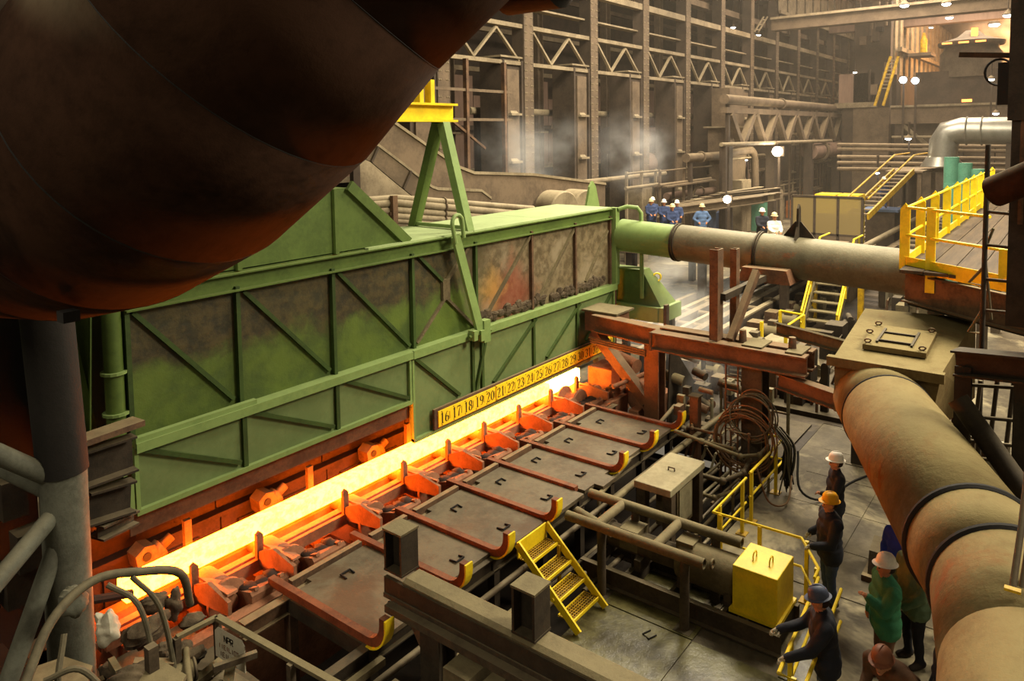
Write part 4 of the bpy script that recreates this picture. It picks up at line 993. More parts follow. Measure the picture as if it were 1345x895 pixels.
# ================================================================== green and grey cross pipe
xp = thing('cross_pipe', 'big pipe crossing right from the hood, green then dusty grey', 'pipe', (19.1, 6.8, 4.2))
A, B = V((19.15, 10.75, 4.92)), V((19.0, 2.6, 4.58))
def on(t): return A + (B - A) * t
def seg(t0, t1, r, name, mat): return MB().cyl(on(t0), on(t1), r, 32).build(name, mat, xp, True)
seg(0, .215, .47, 'green_section', 'green_light'); seg(.215, .50, .50, 'grey_section', 'pipe_grey'); seg(.50, 1.0, .53, 'grey_section', 'pipe_grey')
for t, r in ((.215, .535), (.225, .535), (.50, .57), (.508, .57)): MB().lathe(on(t), B - A, [(r, 0), (r, .035)], 32).build('flange', 'steel_dark', xp, True)
c = on(.62) + V((0, 0, .5))
MB().prism([c + V((-.3, .0, -.02)), c + V((.3, 0, -.02)), c + V((.12, 0, .3)), c + V((.09, 0, .75)), c + V((0, 0, .86)), c + V((-.09, 0, .75)), c + V((-.12, 0, .3))], (0, -.05, 0)).build('lifting_lug', 'steel_dark', xp)
MB().prism([c + V((0, .4, -.02)), c + V((0, -.45, -.02)), c + V((0, -.08, .42)), c + V((0, .06, .42))], (.04, 0, 0)).build('lug_gusset', 'steel_dark', xp)
# post holding the pipe
sp = thing('pipe_support', 'rusty trestle post and strut under the grey pipe', 'support', (16.4, 6.3, 3.15))
MB().ch((16.1, 6.5, 3.16), (16.1, 6.5, 5.25), .32, .2, .03, (1, 0, 0)).build('post', 'rust', sp)
MB().ch((17.3, 6.55, 3.16), (17.3, 6.55, 5.1), .22, .16, .03, (1, 0, 0)).build('post', 'rust', sp)
MB().bar((16.2, 6.3, 3.16), (17.3, 6.1, 4.6), .2, .14, (0, 1, 0)).build('strut', 'rust', sp)
MB().bar((16.1, 6.45, 4.15), (18.6, 6.2, 4.3), .14, .16).build('cross_bar', 'steel_dark', sp)
MB().prism([(18.2, 6.9, 4.15), (18.2, 5.6, 4.15), (18.2, 5.7, 4.5), (18.2, 6.8, 4.5)], (.9, 0, 0)).build('saddle', 'rust_red', sp)
# cross girders
g1 = thing('cross_girder', 'orange-lit I-beam from the hood corner toward the pipe trestle', 'girder', (16.9, 8.6, 2.6))
MB().ib((16.9, 10.3, 2.85), (16.4, 7.2, 2.85), .46, .36, .04).build('i_beam', 'rust_red', g1)
MB().box(17.0, 17.75, 9.75, 10.7, 2.55, 3.1).build('corner_box', 'rust_red', g1)
MB().box(16.9, 17.85, 9.65, 10.75, 3.1, 3.15).build('top_plate', 'dusty', g1)
for k in range(3): MB().cyl((16.75, 10.4 - .02 * k, 2.45 - .06 * k), (16.5, 8.6, 2.45 - .06 * k), .03, 8).build('conduit', 'rust', g1, True)
g2 = thing('cross_girder', 'rusty double I-beam below the grey pipe with two upright pegs', 'girder', (16.2, 6, 2.7))
for dx in (0, .55): MB().ib((16.0 + dx, 8.15, 2.92), (16.0 + dx, 4.55, 2.92), .44, .34, .04).build('i_beam', 'rust_red', g2)
MB().box(15.95, 16.65, 5.5, 5.95, 3.14, 3.18).build('packing_plate', 'dusty', g2)
MB().box(15.95, 16.65, 4.65, 5.0, 3.14, 3.18).build('packing_plate', 'dusty', g2)
MB().box(15.82, 15.86, 8.1, 8.16, 2.7, 3.14).build('end_plate', 'rust', g2)
for y in (6.05, 4.95): MB().cyl((16.3, y, 3.14), (16.3, y, 3.42), .09, 12, .075).build('peg', 'rust', g2, True)
g3 = thing('cross_girder', 'rusty lower beam between the hose column and the right plenum', 'girder', (16, 4.3, 2.2))
MB().ib((16.2, 5.2, 2.45), (15.6, 3.2, 2.35), .34, .26, .03).build('i_beam', 'rust_red', g3)
MB().ch((18.5, 6.0, 3.0), (17.6, 3.4, 2.95), .3, .14, .02).build('rear_channel', 'dusty', g3)
def icol(x, y, z0, z1, lab, mat='rust_red', h=.42, w=.4, brace=None):
    t = thing('support_column', lab, 'column', (x, y, z0))
    MB().ib((x, y, z0), (x, y, z1), h, w, .035, (1, 0, 0)).build('i_section', mat, t)
    MB().box(x - .3, x + .3, y - .3, y + .3, z0, z0 + .03).build('base_plate', mat, t)
    if brace: MB().bar(brace[0], brace[1], .3, .26).build('brace', mat, t)
    return t
icol(17.1, 8.65, 0, 2.62, 'orange-lit I-column with diagonal brace at the bar head', brace=((17.25, 10.55, 2.5), (17.1, 8.85, .9)))
icol(16.3, 5.75, 0, 2.7, 'brown I-column behind the coiled hoses', 'steel_brown', .5, .46)
icol(18.6, 4.0, 0, 2.9, 'dark I-column behind the plenum box legs', 'steel_dark')
for z in (1.2, 2.1): pass
ladder = thing('column_ladder', 'rusty ladder fixed to the brown column beside hoses', 'ladder', (15.9, 6.15, 0))
for y in (6.02, 6.3): MB().cyl((15.95, y, 0), (15.95, y, 2.7), .022, 8).build('rail', 'rust_red', ladder, True)
for k in range(8): MB().cyl((15.95, 6.02, .3 + .3 * k), (15.95, 6.3, .3 + .3 * k), .016, 6).build('rung', 'rust_red', ladder, True)
# wing-shaped end stop and machinery at the bar head, lit orange
mh = thing('end_stop_machine', 'orange-lit gearbox and drum machinery beyond the bar head', 'machine', (18.2, 9.6, 0))
MB().lathe((17.2, 9.3, .95), (1, -.4, 0), [(.1, 0), (.42, .03), (.45, .06), (.45, .4), (.3, .45)], 24).build('drum', 'rust_glow_lit', mh, True)
MB().lathe((15.9, 10.15, .95), (0, 1, 0), [(.34, 0), (.36, .05), (.2, .12), (.2, .42), (.36, .5), (.34, .55)], 24).build('spool', 'rust_glow_lit', mh, True)
MB().box(17.6, 18.6, 10.2, 11.0, 0, 1.35).build('gearbox', 'rust_glow_lit', mh, bevel=.04)
MB().bar((16.9, 9.7, 1.1), (18.0, 10.3, 1.9), .22, .22).build('arm', 'rust_glow_lit', mh)
MB().cyl((17.9, 9.6, 1.5), (18.2, 10.6, 1.6), .2, 16).build('cylinder', 'rust_glow_lit', mh, True)
MB().box(16.8, 18.9, 9.0, 9.25, 0, .7).build('base_frame', 'rust_glow_lit', mh)
MB().cyl((16.6, 9.6, 1.3), (17.9, 9.0, 1.55), .06, 10).build('rod', 'rust_glow_lit', mh, True)
# grey steel wing beyond the orange column
wn = thing('dark_baffle', 'dark sloping baffle plate behind the orange column', 'baffle', (18.2, 8.4, 0))
MB().prism([(17.3, 8.4, 0), (19.3, 7.9, 0), (18.3, 8.2, 1.4), (17.5, 8.4, 2.5)], (.05, .06, 0)).build('plate', 'steel_dark', wn)
MB().box(17.3, 19.3, 8.3, 8.4, 0, .08).build('foot', 'steel_dark', wn)
# yellow-edged step plate in the haze
ys = thing('yellow_step', 'pale yellow-topped step plate in the steam below the girder', 'step', (20.5, 8.2, 1.2))
MB().box(19.8, 20.4, 6.9, 8.8, 1.8, 1.86).build('step_plate', 'yellow_worn', ys)
for y in (7.1, 8.6): MB().box(20.0, 20.1, y - .05, y + .05, 0, 1.8).build('leg', 'steel_dark', ys)
# ================================================================== hydraulic manifold area
def pipeway(name, pts, r, mat, lab, fit=True, group='hydraulic pipes beside the plates'):
    t = thing(name, lab, 'pipe', pts[0], group)
    MB().tube(pts, r, 10).build('pipe_run', mat, t, True)
    if min(V(p).z for p in pts) > .1: MB().cyl((pts[-1][0], pts[-1][1], -.6 if pts[-1][0] < 17.5 else 0), pts[-1], r * .8, 8).build('stand', mat, t, True)
    if fit:
        for p in pts[1:-1]: MB().lump(p, r * 1.6, r * 1.6, r * 1.6, 3, 10, 6, .02).build('elbow', mat, t, True)
        a, b = V(pts[0]), V(pts[1])
        MB().cyl(a + (b - a) * .4, a + (b - a) * .4 + (b - a).normalized() * .1, r * 1.5, 10).build('union', mat, t, True)
pipeway('hydraulic_pipe', [(15.0, 7.1, 1.25), (15.0, 5.6, 1.05), (15.3, 5.3, 1.05), (15.9, 5.3, 1.05)], .04, 'dusty', 'dusty hydraulic pipe looping in front of the brown column')
pipeway('hydraulic_pipe', [(15.4, 7.2, 1.0), (15.4, 5.9, 1.0), (15.6, 5.7, .6), (15.6, 5.7, 0)], .035, 'dusty', 'dusty hydraulic pipe dropping to the floor by the hoses')
pipeway('hydraulic_pipe', [(14.3, 6.9, .75), (14.3, 5.7, .75), (14.9, 5.5, .75), (15.6, 5.6, .75)], .05, 'steel_brown', 'thick hydraulic pipe with elbow beyond the steel stand')
pipeway('hydraulic_pipe', [(14.1, 6.8, .45), (14.1, 5.8, .45), (14.6, 5.6, .45)], .04, 'dusty', 'low hydraulic pipe with elbow beyond the steel stand')
pipeway('hydraulic_pipe', [(16.6, 7.4, 1.1), (15.7, 7.0, 1.1), (15.7, 6.3, 1.1)], .035, 'rust', 'rusty hydraulic pipe near the last skid hook')
pipeway('hydraulic_pipe', [(16.9, 7.0, .6), (16.0, 6.8, .6), (15.9, 6.4, .2), (15.9, 6.4, 0)], .03, 'rust', 'thin rusty hydraulic pipe behind the looped pipes')
pipeway('guard_rail_pipe', [(15.5, 6.0, 0), (15.5, 6.0, 1.35), (15.5, 5.6, 1.35), (15.5, 5.6, 0)], .025, 'rust', 'rusty hoop of thin pipe in front of the brown column')
pipeway('guard_rail_pipe', [(16.9, 8.0, 1.05), (11.9, 7.2, .98)], .05, 'dusty', 'long dusty pipe slanting along the ends of the cover plates', False)
rnv = random.Random(11)
vb = thing('valve_bank', 'cluster of dusty valves and cylinders beyond the trench', 'valves', (17.3, 7.0, 0))
MB().box(16.6, 18.4, 6.4, 7.9, 0, .5).build('base_block', 'steel_dark', vb)
for i in range(26):
    x, y, z = rnv.uniform(16.5, 18.4), rnv.uniform(6.3, 7.9), rnv.uniform(.4, 1.5)
    k = i % 3
    if k == 0: MB().cyl((x, y, z), (x + rnv.uniform(-.1, .1), y + rnv.uniform(.2, .5), z + rnv.uniform(-.15, .15)), rnv.uniform(.05, .11), 12).build('valve_cylinder', rnv.choice(['dusty', 'steel_brown', 'rust_red']), vb, True)
    elif k == 1: MB().box(x, x + rnv.uniform(.1, .3), y, y + rnv.uniform(.1, .3), z - .1, z + .12).build('valve_block', rnv.choice(['dusty', 'steel_brown', 'rust']), vb)
    else: MB().cyl((x, y, 0), (x, y, z), .025, 8).build('riser', 'rust', vb, True)
vb2 = thing('pump_cluster', 'dark cluster of pumps and pipes behind the coiled hoses', 'pumps', (18.6, 6.6, 0))
MB().box(17.5, 20.2, 5.6, 8.4, 0, .06).build('base_block', 'steel_dark', vb2)
for i in range(44):
    x, y, z = rnv.uniform(17.4, 20.2), rnv.uniform(5.7, 8.5), rnv.uniform(.4, 1.7)
    k = i % 4; m = rnv.choice(['dusty', 'steel_brown', 'rust', 'steel_dark', 'concrete'])
    if k == 0: MB().cyl((x, y, z), (x + rnv.uniform(-.2, .2), y + rnv.uniform(.2, .6), z + rnv.uniform(-.15, .15)), rnv.uniform(.06, .14), 12).build('pump_cylinder', m, vb2, True)
    elif k == 1: MB().box(x, x + rnv.uniform(.15, .4), y, y + rnv.uniform(.15, .4), z - .25, z + .12).build('pump_block', m, vb2)
    elif k == 2: MB().cyl((x, y, .0), (x, y, z), rnv.uniform(.025, .05), 8).build('riser', m, vb2, True)
    else: MB().tube([(x, y, z), (x, y + .4, z), (x + .1, y + .5, z - .1), (x + .1, y + .5, .0)], .035, 8).build('bent_pipe', m, vb2, True)
for i in range(7):
    y = 5.9 + .22 * i; z = .25 + .12 * (i % 3)
    solo(MB().tube([(14.2, y, z), (15.6, y - .05, z), (15.75, y - .1, z + .35), (17.2, y - .1, z + .35)], .03, 8), 'manifold_pipe', rnv.choice(['dusty', 'rust', 'steel_brown', 'concrete']), 'thin manifold pipe low beside the hoses, %s from the handrail' % OB[i], 'pipe', 'manifold pipes', True)
rp = thing('short_post', 'short rusty square post beside the hydraulic pipes', 'post', (16.0, 7.05, 0))
MB().box(15.9, 16.1, 6.95, 7.15, 0, 1.75).build('post_shaft', 'rust_red', rp)
MB().box(15.87, 16.13, 6.92, 7.18, 1.75, 1.79).build('cap', 'dusty', rp)
# hoses hanging on the column
def coil(lab, c, R1, R2, n, mat, seed, tails=0, tilt=.1):
    t = thing('hose_coil', lab, 'hose', (c[0], c[1], 0)); rn = random.Random(seed)
    for i in range(n):
        a, b = R1 * rn.uniform(.85, 1.1), R2 * rn.uniform(.8, 1.12); o = V((rn.uniform(-.06, .02) - .02 * i, rn.uniform(-.06, .06), rn.uniform(-.12, .05)))
        MB().tube([V(c) + o + V((tilt * math.sin(k * 2 * PI / 28), a * math.cos(k * 2 * PI / 28), b * math.sin(k * 2 * PI / 28))) for k in range(28)], .016, 6, closed=True).build('hose_loop', mat if i % 3 else 'hose_rust', t, True)
    for i in range(tails):
        p = V(c) + V((rn.uniform(-.1, .1), rn.uniform(-.3, .3), -R2 * .6))
        MB().tube(smooth_path([p, p + V((rn.uniform(-.1, .1), rn.uniform(-.15, .15), -.5)), V((p.x + rn.uniform(-.2, .2), p.y + rn.uniform(-.2, .2), .03))], 5), .014, 6).build('hose_tail', 'hose', t, True)
coil('coil of tan hoses hung on the brown column, upper loop', (15.75, 5.62, 1.75), .48, .5, 6, 'hose', 1)
coil('larger sagging bundle of rust-brown hoses below the upper coil', (15.65, 5.75, 1.2), .62, .62, 7, 'hose_rust', 2)
cu = thing('cable_bundle', 'bunch of grey cables hanging over the handrail end', 'cables', (16.1, 4.95, 0))
for i in range(22):
    a = random.uniform(0, 6.3); r = random.uniform(.02, .16)
    p = V((16.05 + r * math.cos(a), 4.95 + r * math.sin(a), 1.1)); 
    MB().tube(smooth_path([p + V((.2, .35, .25)), p, p + V((random.uniform(-.05, .05), random.uniform(-.06, .06), -.45)), V((p.x + random.uniform(-.12, .12), p.y + random.uniform(-.12, .12), random.uniform(.03, .3)))], 4), .016, 6).build('cable', random.choice(['hose', 'hose', 'black']), cu, True)
solo(MB().tube(smooth_path([(16.3, 4.8, .9), (15.8, 4.6, .3), (16.2, 4.2, .03), (17.5, 3.9, .03), (19, 3.2, .03)], 6), .025, 8), 'floor_cable', 'black', 'black cable curving across the floor from the cable bundle', 'cable', None, True)
solo(MB().tube(smooth_path([(15.1, 5.3, .9), (15.0, 5.0, .25), (15.4, 4.75, .12), (15.9, 4.8, .5)], 6), .02, 8), 'red_hose', 'rust_red', 'rust-red hose drooping under the far handrail', 'hose', None, True)
# cut drum lying on floor, right of people
dr = thing('broken_crate', 'rusty boxy scrap piece standing on the floor under the duct', 'scrap', (13.9, 2.7, 0))
MB().box(13.6, 14.4, 2.55, 2.9, 0, .12).build('base_board', 'rust', dr)
MB().prism([(13.7, 2.6, .12), (14.3, 2.6, .12), (14.2, 2.6, .6), (13.8, 2.6, .5)], (0, .22, 0)).build('body', 'steel_brown', dr)
# ================================================================== far yellow-railed stairs and roller table
fs = thing('steel_stairs', 'dusty steel stairs with yellow handrails beneath the grey pipe', 'stairs', (30, 7.6, 0))
for y in (7.3, 8.5): MB().bar((29.2, y, .05), (31.6, y, 2.6), .06, .3).build('stringer', 'dusty', fs)
for k in range(8): MB().box(29.25 + .3 * k, 29.6 + .3 * k, 7.32, 8.48, .2 + .31 * k, .25 + .31 * k).build('tread', 'dusty', fs)
for y in (7.25, 8.55):
    MB().tube([(29.2, y, .95), (31.6, y, 3.55), (33, y, 3.55)], .04, 8).build('handrail', 'yellow', fs, True)
    MB().tube([(29.2, y, .5), (31.6, y, 3.1)], .035, 8).build('mid_rail', 'yellow', fs, True)
    for x in (29.25, 30.4, 31.5): MB().box(x - .04, x + .04, y - .04, y + .04, .1 + (x - 29.2) * 1.06, .95 + (x - 29.2) * 1.08).build('post', 'yellow', fs)
MB().box(31.5, 36, 6.8, 9.0, 2.55, 2.62).build('landing', 'dusty', fs)
for x, y in ((31.8, 7.0), (31.8, 8.8), (35.8, 7.0), (35.8, 8.8)): MB().box(x - .1, x + .1, y - .1, y + .1, 0, 2.55).build('leg', 'yellow_worn' if x < 33 else 'steel_brown', fs)
bs = thing('barrier', 'yellow tube barrier with dusty plank left of the steel stairs', 'barrier', (26.5, 8.4, 0))
for x, y in ((25.6, 8.0), (25.8, 8.9), (27.6, 8.0), (27.8, 8.9)): MB().box(x - .05, x + .05, y - .05, y + .05, 0, 1.2).build('post', 'yellow', bs)
MB().tube([(25.6, 8.0, 1.2), (27.6, 8.0, 1.2), (27.8, 8.9, 1.2)], .04, 8).build('top_rail', 'yellow', bs, True)
MB().box(25.6, 27.8, 8.0, 8.9, .5, .56).build('plank', 'concrete', bs)
mm = thing('dusty_pump', 'dust-covered pump lump on the floor left of the yellow barrier', 'pump', (25.5, 9.6, 0))
MB().lathe((24.6, 9.3, .5), (1, .1, 0), [(.2, 0), (.45, .1), (.5, .5), (.4, 1.1), (.2, 1.2)], 18).build('casing', 'bg_pale', mm, True)
MB().box(24.4, 26.2, 9.0, 9.9, 0, .25).build('base', 'concrete', mm)
MB().box(25.8, 26.3, 9.2, 9.7, .25, .8).build('drive_box', 'bg_pale', mm)
rt = thing('far_roller_table', 'long far roller table of parallel pale steel beams in steam', 'conveyor', (35, 11.5, 0))
for y, w, m in ((10.1, .22, 'bg_pale'), (10.75, .3, 'bg_dark'), (11.3, .16, 'steel_rail'), (12.0, .3, 'bg_dark'), (12.5, .2, 'bg_pale'), (13.3, .18, 'bg_steel')):
    MB().box(20.5, 75, y - w / 2, y + w / 2, .2, .95).build('long_beam', m, rt)
for k in range(28): MB().cyl((21.5 + 1.9 * k, 10.2, .8), (21.5 + 1.9 * k, 12.4, .8), .14, 12).build('roller', 'bg_steel', rt, True)
MB().box(20.5, 75, 9.98, 10.0, .0, .9).build('side_plate', 'bg_dark', rt)
rr = thing('far_side_table', 'far dark trough with rows of rollers right of the mesh screen', 'conveyor', (55, 7.5, 0))
for y, m in ((6.2, 'bg_dark'), (7.0, 'steel_rail'), (8.6, 'bg_steel')): MB().box(36, 90, y - .2, y + .2, 0, 1.3).build('long_beam', m, rr)
for k in range(26): MB().cyl((37 + 2 * k, 7.1, 1.2), (37 + 2 * k, 8.5, 1.2), .2, 10).build('roller', 'bg_dark', rr, True)
MB().cyl((36, 8.95, 1.9), (62, 8.95, 1.9), .16, 10).build('side_pipe', 'bg_pale', rr, True)
gm0 = thing('table_drive', 'x', 'motor', (0, 0, 0), 'drive motors along the far roller table')
MB().lathe((0, -.6, .5), (0, 1, 0), [(.18, 0), (.3, .04), (.3, .7), (.18, .75), (.12, .8), (.12, 1.3)], 16).build('motor_body', 'dusty', gm0, True)
MB().box(-.35, .35, -.65, .3, .0, .2).build('base', 'steel_dark', gm0)
MB().box(-.12, .2, -.4, -.1, .75, .95).build('terminal_box', 'steel_brown', gm0)
MB().box(-.3, .3, .15, .6, .1, .85).build('gearcase', 'rust', gm0)
for i in range(9):
    o = gm0 if i == 0 else copy_tree(gm0)
    o.location = (21.4 + 1.9 * i, 9.2, .012); o['label'] = 'dusty drive motor along the near side of the far roller table, %s from the hood' % OB[i]
def clutter(name, lab, x0, x1, y0, y1, n, seed, zmax=1.3):
    rn = random.Random(seed); t = thing(name, lab, 'machinery', ((x0 + x1) / 2, (y0 + y1) / 2, 0))
    MB().box(x0, x1, y0, y1, .012, .15).build('base_frame', 'steel_dark', t)
    for i in range(n):
        x, y, z = rn.uniform(x0, x1 - .4), rn.uniform(y0, y1 - .3), rn.uniform(.3, zmax); m = rn.choice(['steel_dark', 'steel_brown', 'dusty', 'rust', 'steel_dark'])
        if i % 3 == 0: MB().box(x, x + rn.uniform(.3, .9), y, y + rn.uniform(.2, .6), .1, z).build('housing', m, t)
        elif i % 3 == 1: MB().cyl((x, y, z), (x + rn.uniform(.3, 1.2), y + rn.uniform(-.2, .3), z), rn.uniform(.05, .2), 12).build('cylinder', m, t, True); MB().box(x, x + .15, y - .1, y + .1, .1, z).build('bracket', m, t)
        else: MB().tube([(x, y, .1), (x, y, z), (x + .5, y, z), (x + .5, y + .3, .1)], .04, 8).build('pipe_loop', m, t, True)
clutter('floor_machinery', 'dark low machinery between the drive motors and steel stairs', 22.5, 28.5, 5.2, 7.4, 22, 5)
clutter('floor_machinery', 'dark low machinery on the floor behind the grey pipe, near the barrier', 30.5, 36.5, 4.2, 6.4, 20, 6)
clutter('floor_machinery', 'dark low machinery just beyond the rusty double girder', 20.8, 22.2, 4.0, 8.2, 22, 7, 1.6)
clutter('floor_machinery', 'dark low machinery beneath the onlookers walkway edge', 24, 29, 13.9, 17.5, 26, 8, 1.8)
# piles of beams behind the onlookers
for i in range(9):
    p0 = at(850 + 12 * i, 282 - 3 * i, X=40 + i); p1 = at(1000 + 8 * (i % 4), 262 - 1.6 * i, X=50 + i)
    z = max(p0.z, .4); 
    t = thing('stored_beam', 'long brown steel beam in the stack behind the onlookers, %s from the front' % OB[i], 'beam', (p0.x, p0.y, p0.z - .3), 'beams stacked behind the onlookers')
    MB().ib(p0, p1, .5, .4, .06).build('i_beam', ['bg_steel', 'bg_dark', 'bg_pale'][i % 3], t)
# walkway under onlookers
wk = thing('onlooker_walkway', 'raised walkway with thin yellow rail under the far onlookers', 'walkway', (33, 14, 0))
MB().box(29.6, 37.5, 8.8, 20.5, WZ - .12, WZ).build('deck', 'bg_steel', wk)
for y in (9.5, 13, 16.5, 20): MB().box(30, 30.3, y - .15, y + .15, 0, WZ - .12).build('leg', 'bg_dark', wk)
for y in (9.5, 13, 16.5, 20): MB().box(36.8, 37.1, y - .15, y + .15, 0, WZ - .12).build('leg', 'bg_dark', wk)
MB().cyl((29.7, 8.9, WZ + 1.0), (29.7, 20.3, WZ + 1.0), .035, 8).build('top_rail', 'yellow_worn', wk, True)
MB().cyl((29.7, 8.9, WZ + .5), (29.7, 20.3, WZ + .5), .03, 8).build('mid_rail', 'yellow_worn', wk, True)
for k in range(7): MB().box(29.66, 29.74, 8.9 + 1.9 * k - .04, 8.9 + 1.9 * k + .04, WZ, WZ + 1.1).build('post', 'yellow_worn', wk)
# mesh screen with yellow machine behind
sc = thing('mesh_screen', 'tall brown wire-mesh screen with dark frame beyond the pipe lug', 'screen', (42.5, 11, 0))
a, b = at(1040, 305, X=40), at(1132, 318, X=40); ztop = at(1040, 257, X=40).z
k = NT('wire_mesh'); bsdf = k.n('ShaderNodeBsdfPrincipled'); bsdf.inputs[0].default_value = srgb('#7d6c42'); bsdf.inputs['Roughness'].default_value = .8
tr = k.n('ShaderNodeBsdfTransparent'); mx = k.n('ShaderNodeMixShader'); mx.inputs[0].default_value = .75; k.l(tr.outputs[0], mx.inputs[1]); k.l(bsdf.outputs[0], mx.inputs[2]); k.l(mx.outputs[0], k.out.inputs[0])
for i in range(3):
    p, q = a + (b - a) * (i / 3), a + (b - a) * ((i + 1) / 3)
    MB().box(39.98, 40.0, q.y + .05, p.y - .05, a.z, ztop).build('mesh_panel', 'wire_mesh', sc)
    MB().box(39.95, 40.05, p.y - .06, p.y + .06, 0, ztop).build('frame_post', 'bg_dark', sc)
MB().box(39.95, 40.05, b.y - .06, b.y + .06, 0, ztop).build('frame_post', 'bg_dark', sc)
for z in (a.z, ztop): MB().box(39.95, 40.05, b.y, a.y, z - .06, z + .06).build('frame_rail', 'bg_dark', sc)
ym = thing('yellow_machine', 'yellow painted machine casing partly hidden by the mesh screen', 'machine', (45, 12, 0))
a, b = at(1070, 255, X=45), at(1128, 262, X=45)
MB().box(45, 46.5, b.y, (a.y + b.y) / 2 - .05, 0, a.z).build('casing', 'yellow', ym); MB().box(45, 46.5, (a.y + b.y) / 2 + .05, a.y, 0, a.z).build('casing', 'yellow', ym)
MB().box(44.9, 45.0, b.y, a.y, 0, a.z - 1.1).build('dirty_skirt', 'bg_steel', ym)
# yellow gangway stairs far right with a worker
gw = thing('gangway', 'sloping yellow gangway rising left of the platform railing', 'gangway', at(1170, 290, X=40))
a, b = at(1140, 285, X=44), at(1200, 225, X=52)
for dy in (0, 1.1):
    MB().bar(a + V((0, dy, 0)), b + V((0, dy, 0)), .1, .35).build('stringer', 'yellow_worn', gw)
    MB().tube([a + V((0, dy, 1.0)), b + V((0, dy, 1.0)), b + V((5, dy, 1.0))], .05, 8).build('handrail', 'yellow_worn', gw, True)
for k in range(12):
    p = a + (b - a) * (k / 12 + .04); MB().box(p.x - .2, p.x + .2, p.y, p.y + 1.1, p.z, p.z + .06).build('tread', 'bg_steel', gw)
MB().box(b.x, b.x + 6, b.y - .5, b.y + 1.6, b.z - .1, b.z).build('landing', 'bg_steel', gw)
for x, y in ((b.x + .3, b.y - .3), (b.x + 5.5, b.y - .3)): MB().box(x - .12, x + .12, y - .12, y + .12, 0, b.z - .1).build('leg', 'bg_steel', gw)
p = at(1161, 236, X=50)
person((p.x, p.y, p.z - 1.75), math.radians(200), 'distant worker in blue by the yellow gangway', 'navy_blue', 'navy_blue', 'hat_white', voxel=.035, fingers=False, seed=40)
fp2 = thing('worker_stand', 'small dark stand under the distant worker by the gangway', 'stand', (p.x, p.y, 0))
MB().box(p.x - 1, p.x + 1, p.y - 1, p.y + 1, p.z - 1.9, p.z - 1.75).build('deck', 'blue_grey', fp2)
for dx in (-.8, .8): MB().box(p.x + dx - .1, p.x + dx + .1, p.y - .8, p.y + .8, 0, p.z - 1.9).build('leg', 'bg_dark', fp2)
emit('furnace_glow', (1, .30, .06, 1), 3.5)
# ================================================================== building columns and trusses along the left aisle
CX = [25.7 + 6.7 * i for i in range(12)]
col0 = thing('mill_column', 'x', 'column', (0, 0, 0), 'riveted mill columns of the left aisle')
MB().box(-.42, .42, -.2, -.12, 0, 22).build('front_plate', 'bg_steel', col0)
MB().box(-.42, -.34, -.2, .6, 0, 22).build('side_plate', 'bg_dark', col0)
MB().box(.34, .42, -.2, .6, 0, 22).build('side_plate', 'bg_dark', col0)
rv = MB()
for k in range(34):
    for s in (-.32, -.2, .2, .32): rv.lump((s, -.21, 4.5 + .4 * k), .045, .03, .045, 1, 5, 3, 0)
o = rv.build('rivets', 'bg_pale', col0); o['kind'] = 'stuff'
MB().box(-2.2, -.45, .0, 1.4, 0, 11.9).build('pedestal', 'bg_dark', col0)
for z in (3.6, 6.4, 8.9):
    MB().prism([(-1.75, -.35, z), (-.85, -.35, z), (-.85, 0, z), (-1.75, 0, z)], (0, 0, .12)).build('pedestal_ledge', 'bg_pale', col0)
    MB().prism([(-1.7, -.3, z), (-1.3, -.3, z), (-.9, -.3, z), (-1.1, -.05, z + .35), (-1.5, -.05, z + .35)], (0, .05, 0)).build('dust_heap', 'bg_pale', col0)
MB().box(-1.8, -.8, -.12, .01, 0, 11.3).build('pedestal_panel', 'bg_steel', col0)
for x_ in (-2.2, -.6): MB().box(x_, x_ + .15, -.15, .02, 0, 11.8).build('pedestal_flange', 'bg_dark', col0)
MB().box(-2.3, .45, -.1, 1.45, 11.9, 12.0).build('pedestal_cap', 'bg_pale', col0)
for i, x in enumerate(CX):
    c = col0 if i == 0 else copy_tree(col0)
    c.location = (x, 24, 0); c['label'] = 'tall riveted mill column of the left aisle, %s along the row' % (['first', 'second', 'third', 'fourth', 'fifth', 'sixth', 'seventh', 'eighth', 'ninth', 'tenth', 'eleventh', 'twelfth'][i])
tr0 = thing('roof_truss_bay', 'x', 'truss', (0, 0, 0), 'truss bays between the mill columns')
MB().box(.3, 6.4, -.12, .25, 11.55, 11.75).build('bottom_chord', 'bg_pale', tr0)
MB().box(.3, 6.4, -.12, .25, 13.5, 13.72).build('top_chord', 'bg_pale', tr0)
for a, b in (((.7, 13.4), (2.4, 11.8)), ((2.4, 11.8), (4.2, 13.4)), ((4.2, 13.4), (6.1, 11.8))):
    MB().bar((a[0], .05, a[1]), (b[0], .05, b[1]), .12, .16, (0, 1, 0)).build('diagonal', 'bg_pale', tr0)
MB().box(.3, 6.4, .2, .8, 14.7, 14.8).build('handrail', 'bg_pale', tr0)
MB().box(.3, 6.4, -.15, .3, 16.1, 16.5).build('upper_beam', 'bg_pale', tr0)
MB().box(.3, 6.4, .9, 1.6, 17.9, 18.4).build('crane_girder', 'bg_steel', tr0)
for i in range(11):
    t = tr0 if i == 0 else copy_tree(tr0)
    t.location = (CX[i], 24, 0); t['label'] = 'dusty truss bay between mill columns, %s along the row' % (['first', 'second', 'third', 'fourth', 'fifth', 'sixth', 'seventh', 'eighth', 'ninth', 'tenth', 'eleventh'][i])
